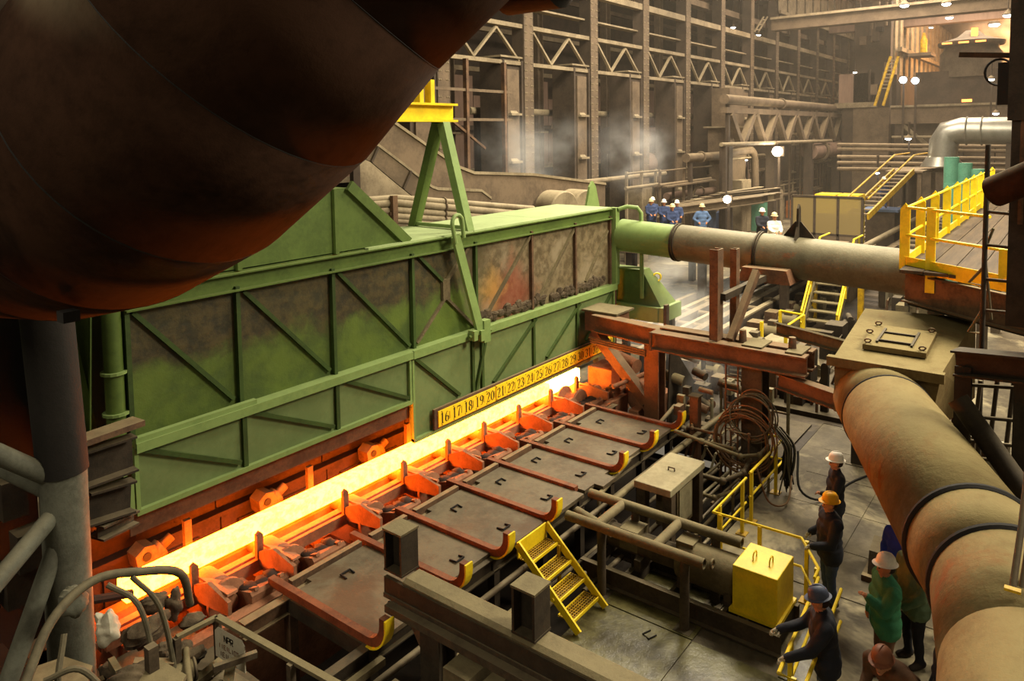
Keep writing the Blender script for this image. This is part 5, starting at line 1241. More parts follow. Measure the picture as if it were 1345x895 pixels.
# rear aisle columns
rc0 = thing('rear_column', 'x', 'column', (0, 0, 0), 'rear columns behind the left aisle')
MB().ib((0, 0, 0), (0, 0, 24), .7, .6, .06, (1, 0, 0)).build('i_section', 'bg_steel', rc0)
for z in (8, 13, 17): MB().box(-.5, .5, -.6, .2, z, z + .12).build('bracket', 'bg_pale', rc0)
for i in range(8):
    t = rc0 if i == 0 else copy_tree(rc0); t.location = (36 + 10 * i, 33, 0); t['label'] = 'plain rear column behind the left aisle, %s along the row' % OB[i]
rb = thing('rear_gallery', 'dusty rear gallery of pinkish wall panels and beams behind the columns', 'gallery', (60, 38, 0))
for i in range(22): MB().box(24 + 3.4 * i, 24 + 3.4 * i + 3.3, 38, 38.1, 5.2, 12.5 if i % 3 else 11).build('wall_panel', 'bg_panel', rb)
for z, m in ((5.0, 'bg_pale'), (8.3, 'bg_dark'), (12.8, 'bg_pale'), (16, 'bg_pale'), (19.5, 'bg_steel')): MB().box(20, 100, 37.4, 37.8, z, z + .35).build('long_beam', m, rb)
MB().box(20, 100, 30, 30.3, 0, 3.6).build('dado_wall', 'concrete', rb)
for k in range(14): MB().cyl((24 + 5 * k, 37.3, 8.3), (26.5 + 5 * k, 37.3, 12.8), .12, 8).build('brace', 'bg_steel', rb, True)
# big rolls, tanks and pipes along the aisle
for i, (x0, x1, y, z, r, m, lab) in enumerate(((46, 58, 27, 7.4, 1.0, 'bg_panel', 'pinkish insulated tank lying behind the third mill column'), (46.5, 57, 26, 5.6, .8, 'bg_panel', 'lower pinkish insulated tank behind the third mill column'))):
    t = thing('insulated_tank', lab, 'tank', (x0, y, 0)); MB().lathe((x0, y, z), (1, 0, 0), [(r * .4, 0), (r, .4), (r, x1 - x0 - .4), (r * .4, x1 - x0)], 22).build('shell', m, t, True)
    for x in (x0 + 2, x1 - 2): MB().box(x - .3, x + .3, y - .5, y + .5, 0, z - r * .8).build('cradle', 'bg_dark', t)
    for x in (x0 + 1.5, x0 + 4, x0 + 7): MB().torus((x, y, z), (1, 0, 0), r + .02, .05, 22, 6).build('band', 'bg_steel', t, True)
ap = [('long pale header pipe above the far trestle', [(50, 20, 10.15), (80, 20, 10.1)], .35, 'bg_steel'), ('pale elbow pipe turning down at the far trestle end', [(70, 20, 6.0), (78, 20, 6.0), (80.5, 19.6, 5.6), (81, 19.5, 0)], .75, 'bg_panel'),
      ('thick tan pipe bending above the onlookers', [(46, 21, 6.2), (52, 21, 6.2), (56, 21, 6.4), (58.5, 21, 6.2), (59, 21, 4), (59, 21, 0)], .3, 'bg_steel'), ('grey pipe ledge along the left aisle at mid height', [(26, 23, 5.1), (47, 23, 5.1)], .16, 'bg_pale'),
      ('upper grey pipe run along the left aisle', [(30, 26, 9.2), (70, 26, 9.2)], .2, 'bg_pale'), ('brown pipe run low along the left aisle', [(46, 22.4, 3.6), (60, 22.4, 3.6), (60, 22.4, 5.4)], .25, 'bg_panel'),
      ('thin pipe run below the far trestle', [(48, 19.4, 7.05), (75, 19.4, 6.9)], .14, 'bg_pale'), ('far tan pipe near the furnace deck base', [(80, 16, 9.0), (88, 16, 9.0), (90, 15.6, 8.6), (90.5, 15.5, 3)], .5, 'bg_panel')]
for lab, pts, r, m in ap:
    t = thing('aisle_pipe', lab, 'pipe', (pts[0][0], pts[0][1], 0)); q = smooth_path(pts, 5) if len(pts) > 2 else pts
    MB().tube(q, r, 14).build('pipe_run', m, t, True)
    MB().torus(V(pts[0]) * .6 + V(pts[1]) * .4, V(pts[1]) - V(pts[0]), r * 1.15, r * .2, 16, 6).build('joint_ring', 'bg_steel', t, True)
    MB().box(pts[0][0] + .5, pts[0][0] + .8, pts[0][1] - .12, pts[0][1] + .12, 0, pts[0][2]).build('hanger_post', 'bg_dark', t)
ts = thing('far_trestle', 'wide steel trestle girder of V braces carrying the header pipe', 'trestle', (62, 20, 0))
MB().box(50, 80, 19.8, 20.3, 9.2, 9.6).build('top_chord', 'bg_steel', ts); MB().box(50, 80, 19.8, 20.3, 6.9, 7.1).build('bottom_chord', 'bg_steel', ts)
for k in range(6):
    x = 51 + 5 * k
    MB().bar((x, 20, 9.2), (x + 2, 20, 7.0), .45, .45, (0, 1, 0)).build('brace', 'bg_steel', ts); MB().bar((x + 2.4, 20, 7.0), (x + 4.6, 20, 9.2), .45, .45, (0, 1, 0)).build('brace', 'bg_steel', ts)
for x in (50.5, 60, 70, 79.5): MB().box(x - .35, x + .35, 19.7, 20.4, 0, 6.9).build('pier', 'bg_dark', ts)
# boiler-like tower behind the onlookers
tw = thing('brick_tower', 'brown layered machine tower behind the far onlookers', 'tower', (57, 22, 0))
for z0, z1, w in ((0, 3.2, 1.6), (3.3, 5.8, 1.9), (5.9, 8.2, 2.2), (8.3, 11.2, 1.5)): MB().box(56 - w, 56 + w, 21.4, 22.8, z0, z1).build('tower_block', 'bg_steel', tw)
for z, w in ((3.2, 2.1), (5.8, 2.5), (8.2, 2.6)): MB().box(56 - w, 56 + w, 21.1, 23, z, z + .12).build('ledge', 'bg_pale', tw)
for i, (x, y, w, h, m, lab) in enumerate(((48, 20, 1.3, 2.6, 'blue_grey', 'blue cabinet on the aisle floor behind the onlookers, left'), (51, 20, 1.3, 2.2, 'blue_grey', 'blue cabinet on the aisle floor behind the onlookers, right'), (56, 20.6, 2.0, 4.2, 'bg_pale', 'white-panelled cabinet at the foot of the brown tower'), (62, 20, 1.6, 3.0, 'bg_pale', 'pale cabinet under the far trestle'), (58.6, 20, .8, 2.8, 'teal', 'small teal cabinet right of the white panels'), (43.5, 22.6, 1.6, 4.4, 'bg_pale', 'tall pale door panel at the third mill column'))):
    t = thing('floor_cabinet', lab, 'cabinet', (x, y, 0)); MB().box(x - w / 2, x + w / 2, y, y + 1, .0, h).build('body', m, t)
    MB().box(x - w / 2 + .08, x - .03, y - .04, y, .2, h - .15).build('door', m, t); MB().box(x + .03, x + w / 2 - .08, y - .04, y, .2, h - .15).build('door', m, t)
rq = random.Random(77)
for i in range(18):
    x = 39.5 + i * 3.2; z = rq.choice([2.2, 3.4, 4.6, 5.8, 7.6]); y = rq.uniform(21.2, 23.2); Lx = rq.uniform(3, 8); m = rq.choice(['bg_pale', 'bg_steel', 'bg_dark', 'bg_panel'])
    t = thing('aisle_platform_frame', 'brown pipe-and-angle service frame on the aisle floor, %s from the left, before the mill columns' % 'first second third fourth fifth sixth seventh eighth ninth tenth eleventh twelfth thirteenth fourteenth fifteenth sixteenth seventeenth eighteenth'.split()[i], 'frame', (x, y, 0), 'service frames along the left aisle')
    for k in range(rq.choice([2, 3])): MB().box(x + k * Lx / 2.2 - .07, x + k * Lx / 2.2 + .07, y - .07, y + .07, 0, z + 1.0).build('post', m, t)
    MB().cyl((x - .3, y - .1, z), (x + Lx, y - .1, z), rq.uniform(.06, .16), 10).build('long_pipe', rq.choice(['bg_pale', 'bg_steel']), t, True)
    MB().cyl((x - .3, y - .15, z + .9), (x + Lx, y - .15, z + .9), .05, 8).build('rail', m, t, True)
    if i % 2: MB().box(x, x + Lx, y - .5, y + .5, z - .15, z - .05).build('deck', 'bg_steel', t)
    if i % 3 == 0: MB().box(x + .4, x + 1.6, y - .6, y + .4, 0, rq.uniform(1.4, 3)).build('machine_box', rq.choice(['bg_pale', 'bg_steel', 'blue_grey', 'orange_far']), t)
    if i % 3 == 1: MB().bar((x, y, 0), (x + Lx * .8, y, z), .12, .12, (0, 1, 0)).build('brace', m, t)
# ================================================================== sloping conveyor trough behind the hood
cv = thing('sloping_trough', 'tan sheet-metal trough sloping down then running level behind the hood', 'trough', (20, 16.5, 3))
YT = 16.5
def q(x, y, dy=0): return at(x, y, Y=YT + dy)
up = [q(480, 140), q(520, 165), q(560, 193), q(604, 222), q(622, 229), q(700, 231), q(795, 243)]
lo = [q(455, 180), q(500, 215), q(550, 250), q(600, 270), q(620, 262), q(700, 272), q(795, 281)]
for i in range(6):
    MB().prism([up[i], up[i + 1], lo[i + 1], lo[i]], (0, .05, 0)).build('side_sheet', 'bg_steel', cv)
    MB().prism([up[i] + V((0, -.05, 0)), up[i + 1] + V((0, -.05, 0)), up[i + 1] + V((0, -.05, .1)), up[i] + V((0, -.05, .1))], (0, 1.6, 0)).build('top_sheet', 'bg_pale', cv)
for x in (24.5, 28): MB().box(x - .2, x + .2, YT + .2, YT + .6, 0, 5).build('leg', 'bg_dark', cv)
c2 = thing('lower_trough', 'narrower tan trough under the sloping one with rounded end', 'trough', (18, 15, 3))
YT = 15.0
up = [q(470, 180), q(497, 193), q(530, 218), q(567, 247), q(575, 250), q(632, 252), q(645, 262)]
lo = [q(462, 200), q(488, 213), q(520, 240), q(555, 268), q(575, 272), q(620, 275), q(645, 278)]
for i in range(6):
    MB().prism([up[i], up[i + 1], lo[i + 1], lo[i]], (0, .05, 0)).build('side_sheet', 'bg_steel', c2)
    MB().prism([up[i] + V((0, -.03, 0)), up[i + 1] + V((0, -.03, 0)), up[i + 1] + V((0, -.03, .08)), up[i] + V((0, -.03, .08))], (0, .9, 0)).build('top_sheet', 'bg_pale', c2)
for a, b in (((497, 193), (488, 213)), ((540, 225), (530, 248))): MB().bar(q(*a, -.05), q(*b, -.05), .06, .06, (0, 1, 0)).build('strap', 'bg_dark', c2)
MB().box(17.9, 18.1, 15.1, 15.3, 0, 4.8).build('leg', 'bg_dark', c2)
for i, (x, y, r, lab) in enumerate(((737, 270, .75, 'round tan duct end at the trough outlet, left of the green fin'), (765, 266, .7, 'round tan duct end at the trough outlet, right of the green fin'))):
    c = at(x, y, Y=15.5); t = thing('duct_end', lab, 'duct', (c.x, c.y, c.z - r))
    MB().lathe(c + V((0, -.2, -.2)), (.2, 1, 0), [(r - .05, 0), (r, .05), (r, .9), (r - .06, .95)], 26).build('shell', 'bg_pale', t, True)
    MB().box(c.x - .3, c.x + .3, c.y, c.y + .5, 0, c.z - .5).build('pedestal', 'bg_dark', t)
fn = thing('green_fin', 'green upright fin plate behind the hood roof', 'fin', at(782, 272, Y=14))
a = at(770, 275, Y=13.6); MB().prism([a, a + V((.9, 0, 0)), a + V((.65, 0, .75)), a + V((.45, 0, .95)), a + V((.25, 0, .75))], (0, .08, 0)).build('plate', 'green_light', fn)
MB().box(a.x + .2, a.x + .7, a.y, a.y + .08, 0, a.z).build('stem', 'green', fn)
gwl = thing('green_backdrop_wall', 'pale green stained wall sheet left of the A-frame', 'wall sheet', at(520, 240, Y=19))
a, b = at(470, 205, Y=20), at(560, 262, Y=20)
MB().box(a.x, b.x, 20, 20.1, 0, a.z).build('sheet', 'bg_pale', gwl); MB().box(a.x - .3, a.x, 19.9, 20.1, 0, a.z + 1).build('post', 'bg_dark', gwl)
# bundle of pipes behind the hood
for i, (y0, y1, r) in enumerate(((262, 276, .09), (268, 285, .12), (278, 292, .1), (286, 298, .1), (292, 304, .08))):
    a, b, c = at(470, y0 + 2, Y=14), at(520, y0 - 2, Y=14), at(700, y1 - 2, Y=14)
    t = thing('bundle_pipe', 'tan pipe of the bundle behind the hood roof, %s from the top' % OB[i].replace('nearest', 'first'), 'pipe', (b.x, b.y, b.z), 'pipe bundle behind the hood')
    MB().tube([a, b, c], r, 10).build('pipe_run', 'bg_pale', t, True)
    MB().torus(b * .7 + c * .3, c - b, r * 1.2, r * .25, 12, 6).build('joint_ring', 'bg_steel', t, True)
bp = thing('bundle_stanchion', 'brown stanchion carrying the pipe bundle behind the hood', 'stanchion', at(517, 300, Y=14))
a = at(517, 257, Y=13.85); MB().box(a.x - .08, a.x + .08, a.y - .06, a.y + .06, 0, a.z).build('post', 'rust', bp)
MB().box(a.x - .12, a.x + .12, a.y, a.y + .4, a.z - .5, a.z - .42).build('arm', 'rust', bp)
# lattice gantry light frame, upper left aisle
lf = thing('brown_gantry', 'thin brown gantry frame in front of the pink panels left of column', 'frame', (27, 21, 0))
a, b = at(612, 108, Y=21), at(612, 200, Y=21)
for dx in (0, 2.6): MB().box(a.x + dx - .08, a.x + dx + .08, 20.9, 21.1, 0, a.z + 1).build('post', 'rust', lf)
for y in (118, 157): c = at(612, y, Y=21); MB().box(c.x - 3, c.x + 3.2, 20.95, 21.05, c.z - .06, c.z + .06).build('rail', 'bg_steel', lf)
MB().bar(at(592, 157, Y=21), at(637, 195, Y=21), .1, .1, (0, 1, 0)).build('brace', 'rust', lf)
# ================================================================== furnace deck in the far distance
fu = thing('furnace_deck', 'far brown furnace deck with cross-braced front and long beam', 'deck', (78, 9, 0))
MB().box(76, 84, -2, 14.5, 8.4, 9.9).build('deck_beam', 'bg_steel', fu); MB().box(75.8, 76, -2, 14.5, 9.9, 10.1).build('deck_edge', 'bg_pale', fu)
MB().box(78, 79, -2, 14.5, 0, 8.4).build('front_wall', 'bg_steel', fu)
for y in (13.8, 9, 4): MB().box(76.2, 76.8, y - .3, y + .3, 0, 8.4).build('leg', 'bg_dark', fu)
for a, b in (((13.5, 8.3), (9.3, 4.5)), ((9.3, 8.3), (13.5, 4.5))): MB().bar((76.2, a[0], a[1]), (76.2, b[0], b[1]), .3, .3, (1, 0, 0)).build('cross_brace', 'bg_pale', fu)
for z in (4.6, 6.0, 7.2): MB().cyl((75.7, -2, z), (75.7, 14.3, z), .12, 8).build('service_pipe', 'bg_pale', fu, True)
fv = thing('furnace_vessel', 'round furnace vessel with glowing roof ring on the far deck', 'furnace', (80, 9.5, 9.9))
c = at(1262, 128, X=80); cx, cyy = 81, c.y
MB().box(79, 84, cyy - 3.4, cyy + 3.6, 9.95, 13.2).build('housing', 'bg_dark', fv)
MB().lathe((81, cyy - .6, 12.6), (0, 0, 1), [(2.5, 0), (2.5, 2.2), (2.2, 2.6), (2.2, 2.9)], 30).build('shell', 'furnace_dark', fv, True)
MB().lathe((81, cyy - .6, 15.5), (0, 0, 1), [(2.6, 0), (2.7, .15), (2.7, .35), (1.2, .8), (.5, 1.4), (.1, 1.45)], 30).build('roof_ring', 'furnace_dark', fv, True)
for k in range(3): MB().box(78.2, 78.3, cyy - 2 + 1.3 * k, cyy - 1.2 + 1.3 * k, 15.55, 15.7).build('glow_slot', 'furnace_glow', fv, label='glowing orange slot')
MB().box(79.6, 80.2, cyy - 1.2, cyy - .7, 16.0, 17.0).build('flame_port', 'furnace_glow', fv, label='glowing orange port')
MB().box(78.9, 79.0, cyy - 1.0, cyy - .2, 10.3, 10.55).build('glow_slot', 'furnace_glow', fv)
fb = thing('furnace_beam', 'dark horizontal arm sticking out from the right column', 'beam', at(1300, 75, D=13))
MB().bar(at(1263, 72, D=13.3), at(1335, 73, D=12.3), .12, .09).build('arm', 'steel_dark', fb)
MB().torus(at(1313, 95, D=12.6), (1, .4, 0), .22, .02, 20, 6).build('cable_loop', 'black', fb, True)
MB().box(*[v for a, b in zip(at(1320, 110, D=12.4), (.06, .1, .35)) for v in (a - b, a + b)]).build('switch_box', 'black', fb)
dl = thing('pinkish_control_box', 'pinkish square control cabin beside the far furnace stairs', 'cabin', at(1120, 135, X=80))
a, b = at(1102, 98, X=78), at(1148, 134, X=78); MB().box(78, 81, b.y, a.y, b.z, a.z).build('cabin_shell', 'bg_panel', dl); MB().box(78.2, 80.8, b.y + .3, a.y - .3, 0, b.z).build('pedestal', 'bg_dark', dl)
MB().box(77.8, 81.2, b.y - .3, a.y + .3, b.z - .5, b.z).build('ledge', 'bg_pale', dl)
ws = thing('far_stairs', 'yellow stair flight on the far furnace deck', 'stairs', at(1160, 115, X=77))
for x0, x1 in ((1155, 1170), (1166, 1180)): MB().bar(at(x0 - 6, 139, X=76), at(x1, 74, X=76), .2, .3, (1, 0, 0)).build('stringer', 'yellow_worn', ws)
for k in range(9): MB().bar(at(1156 + 1.6 * k, 116 - 4.6 * k, X=76), at(1167 + 1.6 * k, 116 - 4.6 * k, X=76), .2, .1).build('tread', 'bg_pale', ws)
ytn = thing('yellow_tank', 'small yellow cylinder standing on the far deck', 'tank', at(1213, 68, X=84))
MB().lathe(at(1213, 70, X=84), (0, 0, 1), [(.3, 0), (.32, .1), (.32, 1.3), (.2, 1.5), (.12, 2.0), (.05, 2.0)], 14).build('shell', 'yellow_worn', ytn, True)
MB().box(83, 86, at(1225, 70, X=84).y, at(1195, 70, X=84).y, at(1213, 74, X=84).z, at(1213, 70, X=84).z).build('stand', 'bg_steel', ytn)
# crane girders near the roof, far right
for i, (y0, y1, X, hh, m) in enumerate(((4, 8, 66, .9, 'bg_steel'), (15, 9, 72, .5, 'bg_pale'), (24, 14, 84, 1.0, 'bg_panel'))):
    a, b = at(1118, y0, X=X), at(1345, y1, X=X); zz = (a.z + b.z) / 2
    t = thing('crane_girder', 'overhead crane girder spanning the far bay, %s' % ('lowest and nearest', 'thin pale middle one', 'pinkish farthest one')[i], 'girder', (X, 8, zz))
    MB().box(X - .6, X + .6, -12, 22, zz - hh, zz).build('girder_web', m, t); MB().box(X - .9, X + .9, -12, 22, zz, zz + .2).build('top_flange', 'bg_pale', t)
# far corrugated sloping wall
cw = thing('corrugated_wall', 'ribbed pale corrugated wall running back beside the furnace', 'wall sheet', (95, 14.8, 10))
for k in range(26): MB().box(80 + 1.4 * k, 80 + 1.4 * k + 1.25, 14.8 + (.0 if k % 2 else .2), 15.1 + (.0 if k % 2 else .2), 13.2, 20.5).build('wall_panel', 'bg_pale', cw)
MB().box(80, 117, 14.4, 14.8, 15.4, 15.8).build('rail', 'bg_pale', cw); MB().box(80, 117, 14.8, 15.2, 0, 13.2).build('lower_wall', 'bg_dark', cw)
db = thing('dark_bay', 'dark cluttered bay between the mill columns and corrugated wall', 'bay', (78.5, 16.6, 0))
MB().box(78, 79, 15.0, 18.2, 10, 20).build('back_sheet', 'bg_dark', db)
for k in range(14):
    rk = random.Random(200 + k); y = rk.uniform(15.1, 18.0); z = rk.uniform(10.5, 19)
    if k % 2: MB().cyl((77.7, y, z), (77.7, y, z + rk.uniform(1, 3)), .12, 8).build('bay_pipe', rk.choice(['bg_steel', 'bg_dark']), db, True)
    else: MB().box(77.4, 78, y - .3, y + .3, z, z + rk.uniform(.4, 1.4)).build('bay_box', rk.choice(['bg_steel', 'bg_dark', 'black']), db)
MB().box(78, 79, 15.0, 18.2, 0, 10).build('lower_sheet', 'bg_steel', db)
sg2 = thing('upper_siding', 'pale ribbed siding above the far end of the column row', 'siding', (90, 24.2, 20))
for k in range(22): MB().box(72 + 1.4 * k, 73.25 + 1.4 * k, 23.5 + (.1 if k % 2 else 0), 23.6 + (.1 if k % 2 else 0), 19.2, 23.5).build('siding_panel', 'bg_pale', sg2)
MB().box(72, 103, 23.3, 23.5, 19.0, 19.3).build('sill', 'bg_pale', sg2)
# silver duct
sd = thing('silver_duct', 'shiny silver elbow duct in front of the far deck', 'duct', at(1245, 215, X=55))
pts = [at(1370, 172, X=55), at(1262, 172, X=55), at(1246, 176, X=55), at(1240, 186, X=55), at(1237, 214, X=55)]
MB().tube(pts, .85, 20).build('elbow', 'silver', sd, True)
MB().tube([at(1237, 206, X=55), at(1237, 218, X=55)], [.9, 1.25], 20).build('skirt', 'silver', sd, True)
for x in (1290, 1270): MB().torus(at(x, 172, X=55), (0, 1, 0), .87, .05, 20, 6).build('seam', 'silver', sd, True)
MB().box(54.6, 55.4, at(1330, 180, X=55).y - .3, at(1330, 180, X=55).y + .3, 0, at(1300, 180, X=55).z).build('leg', 'bg_dark', sd)
gm = thing('green_machine', 'teal green machine behind the platform railing', 'machine', at(1262, 240, X=44))
a, b = at(1240, 222, X=44), at(1292, 262, X=44)
MB().box(44, 45.5, b.y, a.y, 0, (a.z + b.z) / 2).build('base', 'teal', gm)
for k in range(3): c = a + (V((44, b.y, a.z)) - a) * (k / 3 + .15); MB().cyl((44.5, c.y, 0), (44.5, c.y, a.z + .6 - .3 * k), .35, 14).build('cylinder', 'teal', gm, True)
# pipe rack below the deck
for i, (yy, X) in enumerate(((190, 62), (196, 62), (206, 60), (214, 58), (222, 56))):
    a, b = at(1100, yy, X=X), at(1350, yy + 3, X=X); t = thing('rack_pipe', 'horizontal pipe of the far rack under the furnace deck, %s from the top' % OB[i].replace('nearest', 'first'), 'pipe', (a.x, a.y, a.z), 'far pipe rack')
    MB().cyl(a, b, .14, 10).build('pipe_run', 'bg_steel', t, True); MB().box(X + .1, X + .3, a.y - 5, a.y - 4.7, 0, a.z).build('hanger_post', 'bg_dark', t)
# ================================================================== lamps
LM = (1.0, .95, .80, 1)
emit('lamp_glow', LM, 18); emit('lamp_blue', (.8, .9, 1, 1), 16)
emit('flare_glow', (1, .85, .6, 1), 40)
def lamp(x, y, X, r, lab, m='lamp_glow', stem=1.2):
    r *= .75; p = at(x, y, X=X); t = thing('mill_lamp', lab, 'lamp', p, 'high mill lamps')
    MB().lathe(p, (0, 0, 1), [(r * 1.1, 0), (r * 1.1, .08), (r * .5, r * .9), (r * .2, r * 1.3)], 16).build('reflector', 'bg_dark', t, True)
    MB().lump(p + V((0, 0, -.02)), r * .95, r * .95, r * .45, 1, 12, 6, 0).build('bulb', m, t, True)
    MB().cyl(p + V((0, 0, r)), V((p.x, p.y, 27 if p.x > 62.5 and p.z > 13 else p.z + stem)), .04, 6).build('stem', 'bg_dark', t)
    if p.z < 13: MB().box(p.x + r * 1.2, p.x + r * 1.2 + .1, p.y - .05, p.y + .05, 0, p.z + stem).build('mast', 'bg_dark', t); MB().box(p.x, p.x + r * 1.2 + .1, p.y - .05, p.y + .05, p.z + stem - .1, p.z + stem).build('bracket', 'bg_dark', t)
for i, (x, y, X, r, lab, m) in enumerate(((1188, 7, 62, .42, 'leftmost lamp hanging below the nearest crane girder', 'lamp_glow'), (1243, 5, 62, .42, 'lamp at the top edge right of the leftmost hanging lamp', 'lamp_glow'), (1247, 23, 80, .45, 'lamp below the pinkish crane girder', 'lamp_glow'), (1324, 20, 62, .42, 'lamp nearest the right dark column', 'lamp_glow'), (1306, 32, 90, .7, 'wide bright lamp over the glowing furnace haze', 'lamp_glow'), (1223, 36, 95, .3, 'small bluish lamp by the far corrugated wall', 'lamp_blue'), (1130, 14, 70, .3, 'small yellowish lamp beside the far dark bay', 'lamp_glow'), (963, 36, 70, .3, 'small bluish lamp on the aisle left of the tilted ladder', 'lamp_blue'), (996, 46, 72, .3, 'small bluish lamp below the tilted ladder', 'lamp_blue'), (1123, 95, 78, .25, 'small lamp above the pinkish cabin', 'lamp_glow'), (1193, 182, 60, .3, 'lamp under the furnace deck beside the yellow braces', 'lamp_blue'), (1308, 149, 62, .28, 'lamp glinting below the deck near the column', 'lamp_blue'), (1302, 104, 60, .28, 'small lamp beside the cable loop', 'lamp_glow'), (1152, 227, 56, .22, 'small lamp above the distant worker', 'lamp_blue'), (980, 210, 60, .18, 'small lamp left of the bright flare', 'lamp_blue'))):
    lamp(x, y, X, r, lab, m)
def flood(x, y, X, r, lab, m):
    p = at(x, y, X=X); t = thing('flood_lamp', lab, 'lamp', (p.x, p.y, 0))
    MB().lump(p, r, r, r, 1, 14, 8, 0).build('bulb', m, t, True); MB().box(p.x + r * .8, p.x + r * 1.5, p.y - r, p.y + r, p.z - r, p.z + r).build('lamp_housing', 'bg_dark', t)
    MB().box(p.x + r, p.x + r * 1.4, p.y - .08, p.y + .08, 0, p.z - r * .9).build('mast', 'bg_dark', t); return p
fp_ = flood(1021, 199, 58, .38, 'dazzling flood lamp under the far trestle', 'flare_glow')
flood(955, 262, 42, .22, 'bright work lamp above the onlookers', 'flare_glow')
for k, (x, y) in enumerate(((1186, 105), (1202, 106))): flood(x, y, 75, .3, 'bluish lamp in the row beside the far stairs, %s' % ('left', 'right')[k], 'lamp_blue')
L = bpy.data.lights.new('flood_light', 'POINT'); L.energy = 900; L.color = (1, .85, .6); L.shadow_soft_size = .6
o = bpy.data.objects.new('flood_light', L); COL.objects.link(o); o.location = fp_ + V((-1.2, -.6, 0))
tl = thing('tilted_ladder', 'short pale ladder tilted against the upper aisle beams', 'ladder', at(996, 35, Y=23.75))
for dx in (0, 5): MB().bar(at(991 + dx, 42, Y=23.75), at(1003 + dx, 22, Y=23.75), .1, .12, (0, 1, 0)).build('rail', 'bg_pale', tl)
for k in range(3): MB().bar(at(993 + 4 * k, 39 - 6.5 * k, Y=23.75), at(998 + 4 * k, 39 - 6.5 * k, Y=23.75), .1, .1).build('rung', 'bg_pale', tl)

L = bpy.data.lights.new('furnace_light', 'POINT'); L.energy = 16000; L.color = (1, .45, .14); L.shadow_soft_size = 1.0
o = bpy.data.objects.new('furnace_light', L); COL.objects.link(o); o.location = (93, 3.5, 16)
# ================================================================== near-left corner: post, braces, scrap
lp = thing('round_post', 'thick round grey post with welded braces at lower left', 'post', (3.7, 10.2, 0))
MB().cyl((3.72, 10.2, 0), (3.76, 10.2, 3.7), .27, 22).build('lower_shaft', 'post_grey', lp, True)
MB().cyl((3.76, 10.2, 3.7), (3.62, 10.25, 7.5), .29, 22, .30).build('upper_shaft', 'black', lp, True)
for a, b, r in (((3.75, 10.2, 3.3), (2.4, 9.6, 2.6), .11), ((3.7, 10.15, 3.0), (2.75, 9.9, 1.1), .11), ((3.7, 10.2, 3.6), (2.6, 10.1, 4.6), .12), ((3.7, 10.3, 3.4), (2.6, 11.4, 4.4), .12)):
    MB().cyl(a, b, r, 14).build('brace', 'post_grey', lp, True)
bk = thing('bracket_stack', 'stack of dark bracket beams between the round post and hood', 'bracket', (4.4, 10.45, 2.4))
MB().bar((3.85, 10.35, 3.95), (4.85, 10.45, 3.95), .3, .08).build('top_plate', 'rust', bk)
MB().ch((3.95, 10.5, 3.55), (4.75, 10.5, 3.55), .5, .2, .03).build('channel', 'steel_dark', bk)
MB().ch((4.1, 10.5, 3.0), (4.7, 10.5, 2.95), .45, .2, .03).build('channel', 'steel_dark', bk)
MB().ib((4.2, 10.4, 2.62), (4.75, 10.55, 2.58), .2, .26, .03).build('foot_beam', 'steel_brown', bk)
MB().box(3.6, 4.0, 10.3, 10.6, 2.7, 3.9).build('spine', 'steel_dark', bk)
hk = thing('hanging_hook', 'small dark hook hanging below the dark duct', 'hook', at(72, 445, D=9))
p = at(72, 420, D=9.5)
MB().tube([p, p - V((0, 0, .15))] + [p + V((.05 * math.cos(a), 0, -.22 + .07 * math.sin(a))) for a in [PI / 2 + i * 2 * PI / 12 for i in range(10)]], .018, 6).build('hook_bend', 'black', hk, True)
MB().cyl(p, p + V((0, 0, 2.5)), .015, 6).build('wire', 'black', hk)
# green diagonal sheets behind the post
gs = thing('green_wing_sheet', 'green folded wing sheet slanting behind the round post', 'sheet', (3.9, 11.6, 2.6))
MB().prism([(3.7, 11.5, 6.2), (4.3, 11.4, 6.2), (4.75, 11.3, 3.0), (4.35, 11.4, 2.7)], (0, .06, 0)).build('sheet', 'green', gs)
MB().bar((3.75, 11.4, 5.9), (4.5, 11.25, 2.9), .1, .1, (0, 1, 0)).build('fold', 'green_light', gs)
gs2 = thing('green_far_sheet', 'pale green sheet at far left edge behind the post', 'sheet', (2.4, 12, 4.6))
MB().box(2.0, 3.3, 12.2, 12.26, 4.7, 5.9).build('sheet', 'green_light', gs2); MB().bar((1.9, 12.1, 4.6), (3.4, 12.1, 4.6), .2, .25).build('beam', 'steel_dark', gs2)
# dark machinery behind brace
lm = thing('left_machine', 'dark machinery mass behind the post at the left edge', 'machine', (2.6, 11.4, 0))
for i in range(14):
    rn = random.Random(i + 50); x, y, z = rn.uniform(1.6, 3.4), rn.uniform(10.6, 12), rn.uniform(.6, 3.4)
    if i % 2: MB().cyl((x, y, z), (x + rn.uniform(-.3, .3), y - .3, z + rn.uniform(-.4, .4)), rn.uniform(.05, .16), 12).build('cylinder', rn.choice(['steel_dark', 'pipe_grey']), lm, True)
    else: MB().box(x, x + rn.uniform(.2, .6), y, y + .3, z - .3, z + .2).build('block', 'steel_dark', lm)
MB().box(-6, 4.4, 13.0, 13.2, 0, 6.3).build('added_dark_sheet', 'black', lm)  # black sheet added to keep the lit floor behind from showing
MB().box(1.0, 3.6, 10.6, 12.3, 0, .6).build('base', 'pit', lm)
